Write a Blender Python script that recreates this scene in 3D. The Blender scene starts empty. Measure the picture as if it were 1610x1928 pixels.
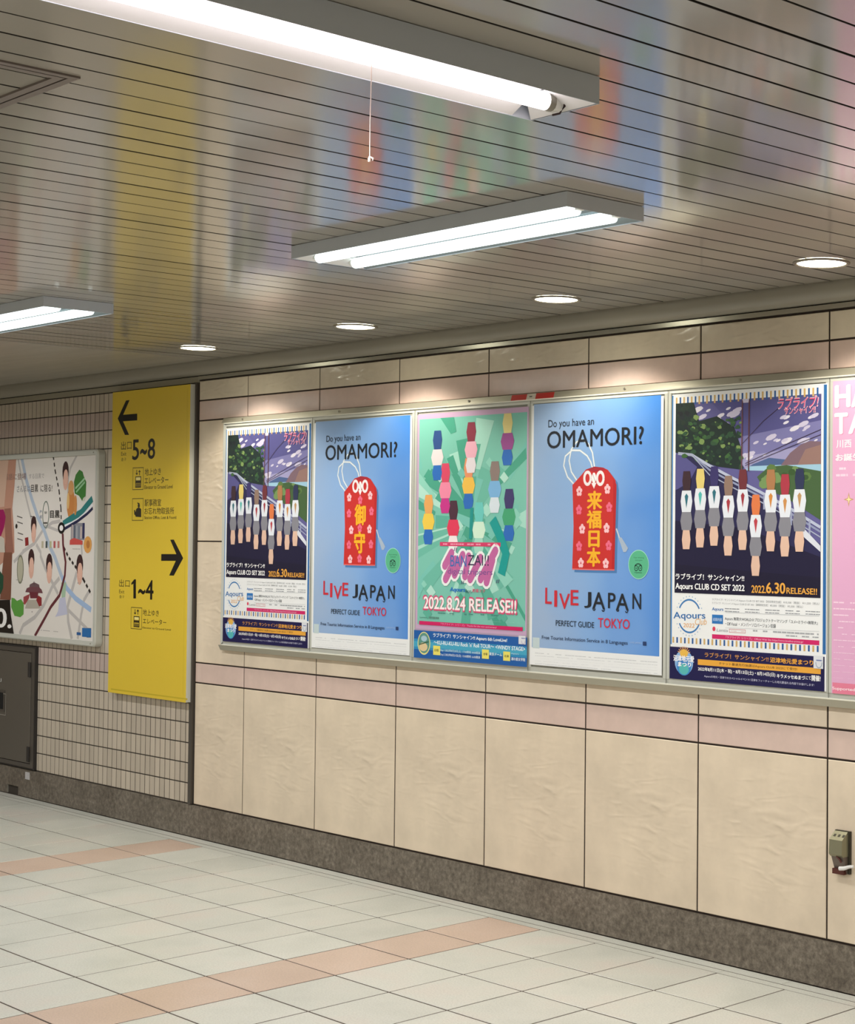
import bpy, math, random
from mathutils import Vector, Matrix
random.seed(7)
SC = bpy.context.scene
COL = SC.collection

# ------------------------------------------------------------------ camera
CAM = Vector((5.081346, -4.161238, 1.464244))
YAW, PIT, ROL = -0.7373638, 0.0277058, 0.0060427
FPX, PX, PY = 3161.447, 1398.442, 924.043          # calibrated for the 1610x1928 frame
FW = Vector((math.sin(YAW)*math.cos(PIT), math.cos(YAW)*math.cos(PIT), math.sin(PIT)))
_r = FW.cross(Vector((0, 0, 1))).normalized()
_u = _r.cross(FW)
RT = _r*math.cos(ROL)+_u*math.sin(ROL)
UP = -_r*math.sin(ROL)+_u*math.cos(ROL)
cd = bpy.data.cameras.new('camera')
cd.sensor_width = 36
cd.sensor_fit = 'AUTO'
cd.lens = FPX*36/1928
cd.shift_x = (805-PX)/1928
cd.shift_y = -(964-PY)/1928
cd.clip_start = 0.05
cam = bpy.data.objects.new('camera', cd)
COL.objects.link(cam)
cam.matrix_world = Matrix(((RT.x, UP.x, -FW.x, CAM.x), (RT.y, UP.y, -FW.y, CAM.y), (RT.z, UP.z, -FW.z, CAM.z), (0, 0, 0, 1)))
SC.camera = cam

# ------------------------------------------------------------------ world, exposure
w = bpy.data.worlds.new('world')
SC.world = w
w.use_nodes = True
w.node_tree.nodes['Background'].inputs[0].default_value = (0.8, 0.85, 0.9, 1)
w.node_tree.nodes['Background'].inputs[1].default_value = 0.3
SC.view_settings.view_transform = 'Standard'
SC.view_settings.look = 'None'
SC.view_settings.gamma = 1
SC.view_settings.exposure = 0.6
SC.view_settings.use_curve_mapping = False
TUBE = 1.4            # emission of a fluorescent tube
TUBE_NEAR = 3.2
DISC = 9.0             # emission of a downlight lens
SPOT = 12.0            # watts of a downlight's beam
FIX = 40.0             # watts thrown down by a twin tube fixture

# ------------------------------------------------------------------ projection of the calibrated camera
def ray(x, y):
    return FW+RT*((x-PX)/FPX)-UP*((y-PY)/FPX)
def at(x, y, Y):
    """point of the plane Y = const seen at pixel x, y"""
    d = ray(x, y)
    return CAM+d*((Y-CAM.y)/d.y)
def pix(P):
    d = Vector(P)-CAM
    z = d.dot(FW)
    return (PX+FPX*d.dot(RT)/z, PY-FPX*d.dot(UP)/z, z)

# ------------------------------------------------------------------ materials
def lin(c):
    out = []
    for v in c[:3]:
        v = v/255.0
        out.append(v/12.92 if v <= 0.04045 else ((v+0.055)/1.055)**2.4)
    return out+[1.0]
MATS = {}
def mat(name, rgb, rough=0.5, metal=0.0, spec=0.5, emit=None, es=0.0, coat=0.0, coat_r=0.1):
    if name in MATS:
        return MATS[name]
    m = bpy.data.materials.new(name)
    m.use_nodes = True
    b = m.node_tree.nodes['Principled BSDF']
    b.inputs['Base Color'].default_value = lin(rgb)
    b.inputs['Roughness'].default_value = rough
    b.inputs['Metallic'].default_value = metal
    b.inputs['Specular IOR Level'].default_value = spec
    b.inputs['Coat Weight'].default_value = coat
    b.inputs['Coat Roughness'].default_value = coat_r
    if emit is not None:
        b.inputs['Emission Color'].default_value = lin(emit)
        b.inputs['Emission Strength'].default_value = es
    MATS[name] = m
    return m
def nd(m, t, **kw):
    n = m.node_tree.nodes.new(t)
    for k, v in kw.items():
        setattr(n, k, v)
    return n
def lk(m, a, b):
    m.node_tree.links.new(a, b)
def pbsdf(m):
    return m.node_tree.nodes['Principled BSDF']
def noise(m, scale, detail=3, rough=0.5, dist=0.0, vec=None, coord='Object', mapscale=None, rot=None):
    tc = nd(m, 'ShaderNodeTexCoord')
    n = nd(m, 'ShaderNodeTexNoise')
    n.inputs['Scale'].default_value = scale
    n.inputs['Detail'].default_value = detail
    n.inputs['Roughness'].default_value = rough
    n.inputs['Distortion'].default_value = dist
    src = tc.outputs[coord]
    if mapscale or rot:
        mp = nd(m, 'ShaderNodeMapping')
        if mapscale:
            mp.inputs['Scale'].default_value = mapscale
        if rot:
            mp.inputs['Rotation'].default_value = rot
        lk(m, src, mp.inputs['Vector'])
        src = mp.outputs['Vector']
    lk(m, src, n.inputs['Vector'])
    return n
def ramp(m, fac, stops):
    r = nd(m, 'ShaderNodeValToRGB')
    e = r.color_ramp.elements
    while len(e) < len(stops):
        e.new(0.5)
    for i, (p, c) in enumerate(stops):
        e[i].position = p
        e[i].color = lin(c) if max(c) > 1 else (c[0], c[1], c[2], 1)
    lk(m, fac, r.inputs['Fac'])
    return r
def bump(m, height, strength, distance, normal_in=None):
    b = nd(m, 'ShaderNodeBump')
    b.inputs['Strength'].default_value = strength
    b.inputs['Distance'].default_value = distance
    lk(m, height, b.inputs['Height'])
    if normal_in is not None:
        lk(m, normal_in, b.inputs['Normal'])
    lk(m, b.outputs['Normal'], pbsdf(m).inputs['Normal'])
    return b
def vary(m, amount_lo, amount_hi, rgb):
    """piece to piece brightness from the object's random number"""
    oi = nd(m, 'ShaderNodeObjectInfo')
    mr = nd(m, 'ShaderNodeMapRange')
    mr.inputs['To Min'].default_value = amount_lo
    mr.inputs['To Max'].default_value = amount_hi
    lk(m, oi.outputs['Random'], mr.inputs['Value'])
    mx = nd(m, 'ShaderNodeMix', data_type='RGBA', blend_type='MULTIPLY')
    mx.inputs['Factor'].default_value = 1
    lk(m, mr.outputs['Result'], mx.inputs['B'])
    return mx

# wall panels: cast slabs with a crinkled relief in the upper right part
def panel_mat(name, rgb, relief, rough=0.32):
    m = mat(name, rgb, rough, spec=0.5)
    tint = noise(m, 5, 4, 0.6)
    rp = ramp(m, tint.outputs['Fac'], [(0.3, [c*0.95 for c in rgb]), (0.7, [min(255, c*1.03) for c in rgb])])
    lk(m, rp.outputs['Color'], pbsdf(m).inputs['Base Color'])
    soft = noise(m, 9, 3, 0.5, 0.3)
    b0 = nd(m, 'ShaderNodeBump')
    b0.inputs['Strength'].default_value = 0.35 if relief else 0.12
    b0.inputs['Distance'].default_value = 0.004
    lk(m, soft.outputs['Fac'], b0.inputs['Height'])
    if relief:
        tc = nd(m, 'ShaderNodeTexCoord')
        # mask: a patch right of the centre, above the middle
        mp = nd(m, 'ShaderNodeMapping')
        mp.inputs['Location'].default_value = (-0.12, 0, -0.07)
        mp.inputs['Scale'].default_value = (3.0, 0.0, 4.2)
        lk(m, tc.outputs['Object'], mp.inputs['Vector'])
        ln = nd(m, 'ShaderNodeVectorMath', operation='LENGTH')
        lk(m, mp.outputs['Vector'], ln.inputs[0])
        mr = nd(m, 'ShaderNodeMapRange')
        mr.inputs['From Min'].default_value = 0.15
        mr.inputs['From Max'].default_value = 1.1
        mr.inputs['To Min'].default_value = 1.0
        mr.inputs['To Max'].default_value = 0.04
        lk(m, ln.outputs['Value'], mr.inputs['Value'])
        cr = nd(m, 'ShaderNodeTexNoise')
        cr.noise_type = 'RIDGED_MULTIFRACTAL'
        cr.inputs['Scale'].default_value = 13.0
        cr.inputs['Detail'].default_value = 4
        cr.inputs['Distortion'].default_value = 0.6
        mp2 = nd(m, 'ShaderNodeMapping')
        mp2.inputs['Rotation'].default_value = (0, math.radians(42), 0)
        mp2.inputs['Scale'].default_value = (0.7, 1, 2.2)
        lk(m, tc.outputs['Object'], mp2.inputs['Vector'])
        lk(m, mp2.outputs['Vector'], cr.inputs['Vector'])
        mu = nd(m, 'ShaderNodeMath', operation='MULTIPLY')
        lk(m, cr.outputs['Fac'], mu.inputs[0])
        lk(m, mr.outputs['Result'], mu.inputs[1])
        bump(m, mu.outputs['Value'], 1.0, 0.007, b0.outputs['Normal'])
    else:
        lk(m, b0.outputs['Normal'], pbsdf(m).inputs['Normal'])
    return m
M_PANEL = panel_mat('panel_beige', (226, 210, 188), True, 0.36)
M_BAND = panel_mat('panel_band_beige', (218, 206, 186), True, 0.2)
M_PINK = panel_mat('panel_band_pink', (216, 192, 182), False, 0.13)
M_JOINT = mat('joint_dark', (40, 28, 20), 0.9)
M_GROUT = mat('grout', (60, 53, 46), 0.9)

def floor_mat(name, c1, c2, c3):
    m = mat(name, c2, 0.35)
    n = noise(m, 3.2, 4, 0.55, 0, coord='Object')
    tc = m.node_tree.nodes.new('ShaderNodeNewGeometry')
    lk(m, tc.outputs['Position'], n.inputs['Vector'])
    r = ramp(m, n.outputs['Fac'], [(0.32, c1), (0.52, c2), (0.72, c3)])
    v = vary(m, 0.94, 1.03, c2)
    lk(m, r.outputs['Color'], v.inputs['A'])
    sp = noise(m, 160, 2, 0.6)
    lk(m, tc.outputs['Position'], sp.inputs['Vector'])
    sr = ramp(m, sp.outputs['Fac'], [(0.35, (0.86, 0.86, 0.86)), (0.6, (1, 1, 1))])
    mx = nd(m, 'ShaderNodeMix', data_type='RGBA', blend_type='MULTIPLY')
    mx.inputs['Factor'].default_value = 1
    lk(m, v.outputs['Result'], mx.inputs['A'])
    lk(m, sr.outputs['Color'], mx.inputs['B'])
    lk(m, mx.outputs['Result'], pbsdf(m).inputs['Base Color'])
    fb = noise(m, 40, 2)
    bump(m, fb.outputs['Fac'], 0.08, 0.002)
    return m
M_TILE = floor_mat('floor_tile_pale', (206, 208, 200), (216, 217, 209), (220, 214, 206))
M_TPINK = floor_mat('floor_tile_pink', (208, 184, 168), (214, 190, 174), (218, 196, 182))
M_FGROUT = mat('floor_grout', (78, 66, 58), 0.9)

def stone_mat():
    m = mat('baseboard_stone', (120, 110, 98), 0.42)
    a = noise(m, 42, 5, 0.75)
    b = noise(m, 6, 4, 0.6)
    r1 = ramp(m, a.outputs['Fac'], [(0.28, (72, 64, 56)), (0.5, (118, 109, 98)), (0.75, (158, 150, 136))])
    r2 = ramp(m, b.outputs['Fac'], [(0.3, (0.68, 0.66, 0.64)), (0.65, (1, 1, 1))])
    mx = nd(m, 'ShaderNodeMix', data_type='RGBA', blend_type='MULTIPLY')
    mx.inputs['Factor'].default_value = 1
    lk(m, r1.outputs['Color'], mx.inputs['A'])
    lk(m, r2.outputs['Color'], mx.inputs['B'])
    lk(m, mx.outputs['Result'], pbsdf(m).inputs['Base Color'])
    bump(m, a.outputs['Fac'], 0.2, 0.002)
    return m
M_STONE = stone_mat()

def plank_mat():
    m = mat('ceiling_plank', (172, 167, 157), 0.12, spec=0.65, coat=0.08, coat_r=0.08)
    v = vary(m, 0.96, 1.03, None)
    v.inputs['A'].default_value = lin((172, 167, 157))
    lk(m, v.outputs['Result'], pbsdf(m).inputs['Base Color'])
    n = noise(m, 1.0, 2, 0.5, mapscale=(10, 2.2, 1))
    bump(m, n.outputs['Fac'], 0.10, 0.004)
    return m
M_PLANK = plank_mat()
def smooth_ceiling():
    m = mat('ceiling_smooth', (172, 167, 157), 0.2, spec=0.7)
    n = noise(m, 2.2, 2, 0.5, mapscale=(0.6, 3, 1))
    bump(m, n.outputs['Fac'], 0.5, 0.012)
    return m
M_SMOOTH = smooth_ceiling()
M_CDARK = mat('ceiling_groove_shade', (34, 29, 23), 0.9)  # dark colour stands for the shade inside the ceiling grooves
M_COVE = mat('cove_grey', (150, 146, 134), 0.32, spec=0.6)
M_STEEL = mat('brushed_steel', (190, 188, 176), 0.3, 0.9)
M_ALU = mat('aluminium_frame', (202, 203, 195), 0.4, 0.15)
M_ALU_B = mat('aluminium_bevel', (178, 174, 158), 0.33, 0.5)
M_ALU_D = mat('aluminium_divider', (202, 204, 196), 0.4, 0.15)
M_HOUS = mat('fixture_grey', (204, 212, 222), 0.45)
M_REFL = mat('fixture_reflector', (128, 141, 146), 0.4)
M_WHITE = mat('fixture_white', (236, 236, 236), 0.4)
M_TUBE = mat('tube_cool', (240, 250, 250), 0.4, emit=(238, 252, 250), es=TUBE)
M_TUBEN = mat('tube_warm', (255, 250, 250), 0.4, emit=(255, 242, 246), es=TUBE_NEAR)
M_DISC = mat('downlight_lens', (255, 252, 240), 0.4, emit=(255, 251, 226), es=DISC)
M_RING = mat('downlight_ring', (136, 128, 112), 0.4)
M_SOCK = mat('socket_beige', (236, 236, 230), 0.5)
M_CAP = mat('tube_cap_metal', (150, 146, 136), 0.5, 0.3)
M_CORD = mat('cord_pale', (226, 206, 196), 0.6)
M_CABLE = mat('lead_brown', (60, 40, 44), 0.6)

# ------------------------------------------------------------------ mesh helpers
ORG = {}
def world_org(o):
    return ORG.get(o.name, Vector((0, 0, 0))) if o is not None else Vector((0, 0, 0))
class MB:
    def __init__(s):
        s.v, s.f, s.m, s.sm = [], [], [], []
        s.mats = []
    def mi(s, m):
        if m not in s.mats:
            s.mats.append(m)
        return s.mats.index(m)
    def add(s, vs, fs, m, smooth=False):
        b = len(s.v)
        i = s.mi(m)
        s.v += [tuple(q) for q in vs]
        for f in fs:
            s.f.append([b+k for k in f])
            s.m.append(i)
            s.sm.append(smooth)
        return s
    def box(s, x0, x1, y0, y1, z0, z1, m):
        vs = [(x, y, z) for x in (x0, x1) for y in (y0, y1) for z in (z0, z1)]
        return s.add(vs, [(0, 1, 3, 2), (4, 6, 7, 5), (0, 4, 5, 1), (2, 3, 7, 6), (0, 2, 6, 4), (1, 5, 7, 3)], m)
    def slab_y(s, x0, x1, yf, yb, z0, z1, bv, m):
        """slab whose front face looks to -Y, front edges bevelled"""
        vs = [(x0+bv, yf, z0+bv), (x1-bv, yf, z0+bv), (x1-bv, yf, z1-bv), (x0+bv, yf, z1-bv),
              (x0, yf+bv, z0), (x1, yf+bv, z0), (x1, yf+bv, z1), (x0, yf+bv, z1),
              (x0, yb, z0), (x1, yb, z0), (x1, yb, z1), (x0, yb, z1)]
        fs = [(0, 1, 2, 3)]
        for a in range(4):
            b = (a+1) % 4
            fs.append((a, a+4, b+4, b))
            fs.append((a+4, a+8, b+8, b+4))
        fs.append((8, 11, 10, 9))
        return s.add(vs, fs, m)
    def tube(s, pts, r, m, n=10, caps=True, smooth=True):
        pts = [Vector(p) for p in pts]
        vs, fs = [], []
        for i, p in enumerate(pts):
            d = (pts[min(i+1, len(pts)-1)]-pts[max(i-1, 0)]).normalized()
            a = Vector((0, 0, 1)) if abs(d.z) < 0.9 else Vector((1, 0, 0))
            e1 = d.cross(a).normalized()
            e2 = d.cross(e1)
            rr = r[i] if isinstance(r, (list, tuple)) else r
            for k in range(n):
                t = 2*math.pi*k/n
                vs.append(p+e1*math.cos(t)*rr+e2*math.sin(t)*rr)
        for i in range(len(pts)-1):
            for k in range(n):
                fs.append((i*n+k, i*n+(k+1) % n, (i+1)*n+(k+1) % n, (i+1)*n+k))
        s.add(vs, fs, m, smooth)
        if caps:
            b = len(vs)
            s.add([vs[k] for k in range(n)], [tuple(range(n))], m)
            s.add([vs[b-n+k] for k in range(n)], [tuple(range(n))], m)
        return s
    def prism_x(s, prof, x0, x1, m, smooth=False, caps=True, closed=False):
        """profile [(y,z)] swept along X"""
        n = len(prof)
        vs = [(x0, y, z) for y, z in prof]+[(x1, y, z) for y, z in prof]
        rng = range(n if closed else n-1)
        s.add(vs, [(i, (i+1) % n, n+(i+1) % n, n+i) for i in rng], m, smooth)
        if caps and closed:
            s.add([(x0, y, z) for y, z in prof], [tuple(range(n))], m)
            s.add([(x1, y, z) for y, z in prof], [tuple(range(n-1, -1, -1))], m)
        return s
    def build(s, name, parent=None, origin=None):
        o0 = world_org(parent)
        me = bpy.data.meshes.new(name)
        oo = Vector(origin) if origin is not None else o0
        me.from_pydata([(q[0]-oo.x, q[1]-oo.y, q[2]-oo.z) for q in s.v], [], s.f)
        for m in s.mats:
            me.materials.append(m)
        me.polygons.foreach_set('material_index', s.m)
        me.polygons.foreach_set('use_smooth', s.sm)
        me.update()
        o = bpy.data.objects.new(name, me)
        COL.objects.link(o)
        o.location = oo-o0
        if parent is not None:
            o.parent = parent
        ORG[o.name] = oo
        return o
def empty(name, loc, label, cat, group=None):
    o = bpy.data.objects.new(name, None)
    o.empty_display_size = 0.1
    COL.objects.link(o)
    o.location = loc
    ORG[o.name] = Vector(loc)
    return tag(o, label, cat, group)
def tag(o, label=None, cat=None, group=None, kind=None):
    for k, v in (('label', label), ('category', cat), ('group', group), ('kind', kind)):
        if v:
            o[k] = v
    return o
def children(o):
    return [c for c in COL.objects if c.parent == o]
def copy_tree(o, kids, parent=None):
    c = o.copy()
    COL.objects.link(c)
    c.parent = parent
    for k in kids.get(o.name, []):
        copy_tree(k, kids, c)
    return c
def kid_map():
    d = {}
    for o in COL.objects:
        if o.parent:
            d.setdefault(o.parent.name, []).append(o)
    return d

YW = 0.10           # face of the wall
H = 2.30            # ceiling
XR, XL, YB = 7.2, -8.6, -6.6

# ------------------------------------------------------------------ floor
S = 0.3
fl = tag(MB().box(XL, XR, YB, 0.3, -0.06, -0.0014, M_FGROUT).build('floor'), kind='structure')
def tile_mesh(wx, wy, m, name, bv=0.0012, h=0.02):
    b = MB()
    vs = [(-wx+bv, -wy+bv, 0), (wx-bv, -wy+bv, 0), (wx-bv, wy-bv, 0), (-wx+bv, wy-bv, 0),
          (-wx, -wy, -bv), (wx, -wy, -bv), (wx, wy, -bv), (-wx, wy, -bv),
          (-wx, -wy, -h), (wx, -wy, -h), (wx, wy, -h), (-wx, wy, -h)]
    fs = [(0, 1, 2, 3)]
    for a in range(4):
        c = (a+1) % 4
        fs += [(a, a+4, c+4, c), (a+4, a+8, c+8, c+4)]
    b.add(vs, fs, m)
    me = bpy.data.meshes.new(name)
    me.from_pydata(vs, [], fs)
    me.materials.append(m)
    return me, vs, fs
G = 0.0036
tp, tvs, tfs = tile_mesh(S/2-G, S/2-G, M_TILE, 'floor_tile')
tk, _, _ = tile_mesh(S/2-G, S/2-G, M_TPINK, 'floor_tile_pink')
cells = []
for i in range(-28, 24):
    for j in range(0, 22):
        c = Vector(((i+0.5)*S, -(j+0.5)*S, 0))
        if c.x < XL or c.x > XR or c.y < YB:
            continue
        x, y, z = pix(c)
        vis = z > 0.3 and -60 < x < 1670 and 1300 < y < 1990
        cells.append((0 if vis else 1, z if vis else 99, i, j, c))
cells.sort(key=lambda t: (t[0], t[1]))
rest = MB()
for n, (nv, z, i, j, c) in enumerate(cells):
    pink = (i % 8 == 0)
    if nv == 0 and n < 300:
        o = bpy.data.objects.new('floor_tile', tk if pink else tp)
        COL.objects.link(o)
        o.location = (c.x, c.y, random.uniform(-0.0003, 0.0003))
        o.parent = fl
    else:
        rest.add([(c.x+v[0], c.y+v[1], v[2]) for v in tvs], tfs, M_TPINK if pink else M_TILE)
tag(rest.build('floor_tiling', fl), kind='stuff')
# narrow border courses along the wall
for k in range(-10, 8):
    for (ya, yb) in ((0.0, 0.036), (0.041, 0.092)):
        x0 = k*0.6+(0.0 if ya == 0 else 0.25)
        MB().box(x0+0.001, x0+0.599, ya+0.001, yb, -0.02, -0.0005, M_TILE).build('border_tile', fl)

# ------------------------------------------------------------------ wall with cast panels
JX = [-2.368, -1.932, -1.341, -0.752, -0.161, 0.425, 1.007, 1.591]
while JX[-1] < XR-0.6:
    JX.append(JX[-1]+0.587)
ROWS = [(0.157, 0.745, 'b'), (0.745, 0.842, 'p'), (0.842, 1.429, 'b'), (1.429, 2.015, 'b'), (2.015, 2.113, 'p'), (2.113, 2.211, 's')]
wall = tag(MB().box(-2.372, XR, YW+0.0025, 0.3, -0.05, 2.5, M_JOINT).build('wall_back'), kind='structure')
g = 0.0033
for (z0, z1, kd) in ROWS:
    for a, b in zip(JX[:-1], JX[1:]):
        cx, cz = b-0.2935, (z0+z1)/2
        m = {'b': M_PANEL, 'p': M_PINK, 's': M_BAND}[kd]
        e = 0.0006*random.random()
        MB().slab_y(a+g, b-g, YW-e, YW+0.012, z0+g, z1-g, 0.002, m).build('wall_panel', wall, origin=(cx, YW, cz))

# ------------------------------------------------------------------ tiled wall on the left
def mosaic_mat(name, rgb):
    m = mat(name, rgb, 0.3)
    v = vary(m, 0.9, 1.08, rgb)
    v.inputs['A'].default_value = lin(rgb)
    lk(m, v.outputs['Result'], pbsdf(m).inputs['Base Color'])
    n = noise(m, 60, 2)
    bump(m, n.outputs['Fac'], 0.1, 0.002)
    return m
M_MOS = mosaic_mat('wall_tile_grey', (196, 184, 168))
M_MOSP = mosaic_mat('wall_tile_mauve', (190, 172, 164))
wl = tag(MB().box(XL, -2.376, YW+0.0018, 0.3, -0.05, 2.5, M_GROUT).build('wall_left'), kind='structure')
TW, TH = 0.0487, 0.09725
def mos(m, nm):
    wx, wz, bv, gg = TW/2-0.0030, TH/2-0.0028, 0.0012, 0
    b = MB().slab_y(-wx, wx, 0, 0.012, -wz, wz, bv, m)
    me = bpy.data.meshes.new(nm)
    me.from_pydata(b.v, [], b.f)
    me.materials.append(m)
    return me, b
mp_, mb_ = mos(M_MOS, 'wall_tile')
mk_, _ = mos(M_MOSP, 'wall_tile_mauve')
mc = []
for r in range(0, 21):
    for c in range(0, 125):
        x = -2.4015-TW*(c+0.5)+0.0
        z = 0.157+TH*(r+0.5)
        if x < XL:
            break
        X, Y, Z = pix((x, YW, z))
        hidden = (-3.15 < x and 0.68 < z) or (x < -3.40 and 0.93 < z < 1.85) or (x < -4.06 and z < 0.80)
        vis = (X > -10 and not hidden)
        mc.append((0 if vis else 1, Z, x, z, r))
mc.sort(key=lambda t: (t[0], t[1]))
rest = MB()
for n, (nv, Z, x, z, r) in enumerate(mc):
    mauve = r in (6, 19)
    if nv == 0 and n < 300:
        o = bpy.data.objects.new('wall_tile', mk_ if mauve else mp_)
        COL.objects.link(o)
        o.location = (x, YW+random.uniform(-0.0004, 0.0004), z)
        o.parent = wl
    else:
        rest.add([(v[0]+x, v[1]+YW, v[2]+z) for v in mb_.v], mb_.f, M_MOSP if mauve else M_MOS)
tag(rest.build('wall_tiling', wl), kind='stuff')

# ------------------------------------------------------------------ baseboard, trims, cove
bb = MB().box(-4.232, XR, YW-0.006, YW+0.02, 0.003, 0.1535, M_STONE)
bb.box(XL, -4.372, YW-0.006, YW+0.02, 0.003, 0.1535, M_STONE)
bb.box(-4.372, -4.232, YW-0.006, YW+0.02, 0.050, 0.1535, M_STONE)
tag(bb.build('baseboard_back'), kind='structure')
M_BLACK = mat('hole_black', (14, 12, 11), 0.9)
dv = MB().box(-4.372, -4.232, YW+0.014, YW+0.02, 0.003, 0.05, M_BLACK)
dv.box(-4.372, -4.366, YW-0.004, YW+0.02, 0.003, 0.05, M_CAP)
tag(dv.build('trim_1'), kind='structure')
# top steel strip and the rounded cove above it
st = MB().box(-2.368, XR, YW-0.008, YW+0.01, 2.2145, 2.231, M_STEEL)
tag(st.build('trim_2'), kind='structure')
cp = [(0.10, 2.235), (0.088, 2.236), (0.076, 2.2405), (0.066, 2.248), (0.0585, 2.259), (0.0545, 2.272), (0.053, 2.288), (0.053, 2.31), (0.12, 2.31)]
tag(MB().prism_x(cp, XL, XR, M_COVE, smooth=True).build('trim_3'), kind='structure')
tag(MB().box(XL, XR, YW-0.002, YW+0.03, 2.229, 2.30, M_BLACK).build('cove_shadow_strip'), kind='structure')  # black strip puts in the shadow line between steel strip and cove
tag(MB().box(XL, -2.368, YW-0.003, YW+0.01, 2.2025, 2.231, M_ALU_B).build('trim_5'), kind='structure')
# dark upright strip where the tiled wall meets the panels
tag(MB().box(-2.401, -2.374, YW-0.012, YW+0.02, 0.157, 2.2025, mat('post_dark', (84, 78, 72), 0.4, 0.3)).build('trim_6'), kind='structure')

# ------------------------------------------------------------------ ceiling
ce = tag(MB().box(XL, XR, YB, 0.3, H+0.012, H+0.1, M_CDARK).build('ceiling'), kind='structure')
PIT_ = 0.1094
k = -42
X0 = 2.838
planks = 0
while True:
    a = X0-PIT_*k-PIT_      # plank between joints k+1 and k
    b = a+PIT_
    k += 1
    if b > XR:
        continue
    if a < -2.22:
        break
    gl = 0.0022
    gr = 0.0022
    if k-1 == 2:
        gl = 0.0045
    if k-1 == 3:
        gr = 0.0045
    z = H+random.uniform(-0.0004, 0.0004)
    tl_ = random.uniform(-0.00035, 0.00035)
    p = MB()
    y0, y1 = YB, 0.056
    x0, x1 = a+gl, b-gr
    vs = []
    for y in (y0, y1):
        vs += [(x0, y, z+0.012), (x0, y, z+0.0012+tl_), (x0+0.0012, y, z+tl_), (x1-0.0012, y, z-tl_), (x1, y, z+0.0012-tl_), (x1, y, z+0.012)]
    p.add(vs, [(2, 3, 9, 8)], M_PLANK)
    p.add(vs, [(0, 1, 7, 6), (1, 2, 8, 7), (3, 4, 10, 9), (4, 5, 11, 10), (0, 1, 2, 3, 4, 5), (6, 7, 8, 9, 10, 11)], M_CDARK)  # plank sides and bevels coloured dark as groove shade
    p.build('ceiling_plank', ce, origin=((a+b)/2, -3.0, H))
    xe = a
MB().box(XL, xe-0.001, YB, 0.056, H-0.0005, H+0.012, M_SMOOTH).build('ceiling_panel', ce)

# other sides of the room, behind and beside the camera
M_OTHER = mat('wall_other', (205, 190, 162), 0.4)
tag(MB().box(XL, XR, YB-0.1, YB, -0.05, 2.5, M_OTHER).build('wall_front'), kind='structure')
tag(MB().box(XR, XR+0.1, YB, 0.3, -0.05, 2.5, M_OTHER).build('wall_right'), kind='structure')
tag(MB().box(XL-0.1, XL, YB, 0.3, -0.05, 2.5, M_OTHER).build('wall_far'), kind='structure')

# ------------------------------------------------------------------ access hatch in the ceiling
hx0, hx1, hy0, hy1 = 1.52, 2.128, -3.33, -2.72
hat = empty('ceiling_hatch', ((hx0+hx1)/2, (hy0+hy1)/2, H), 'grey-framed square access hatch set in the slatted ceiling at upper left', 'hatch')
M_HF = mat('hatch_frame', (128, 118, 114), 0.4, 0.4)
def ring(x0, x1, y0, y1, wd, z0, z1, m, name):
    b = MB()
    b.box(x0, x1, y1-wd, y1, z0, z1, m)
    b.box(x0, x1, y0, y0+wd, z0, z1, m)
    b.box(x0, x0+wd, y0+wd, y1-wd, z0, z1, m)
    b.box(x1-wd, x1, y0+wd, y1-wd, z0, z1, m)
    return b.build(name, hat)
ring(hx0, hx1, hy0, hy1, 0.016, H-0.004, H+0.005, M_HF, 'outer_frame')
ring(hx0+0.016, hx1-0.016, hy0+0.016, hy1-0.016, 0.004, H-0.001, H+0.005, M_BLACK, 'gap_shade')  # black ring colours in the shade of the open gap between the frames
ring(hx0+0.02, hx1-0.02, hy0+0.02, hy1-0.02, 0.016, H-0.004, H+0.005, M_HF, 'inner_frame')

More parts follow.
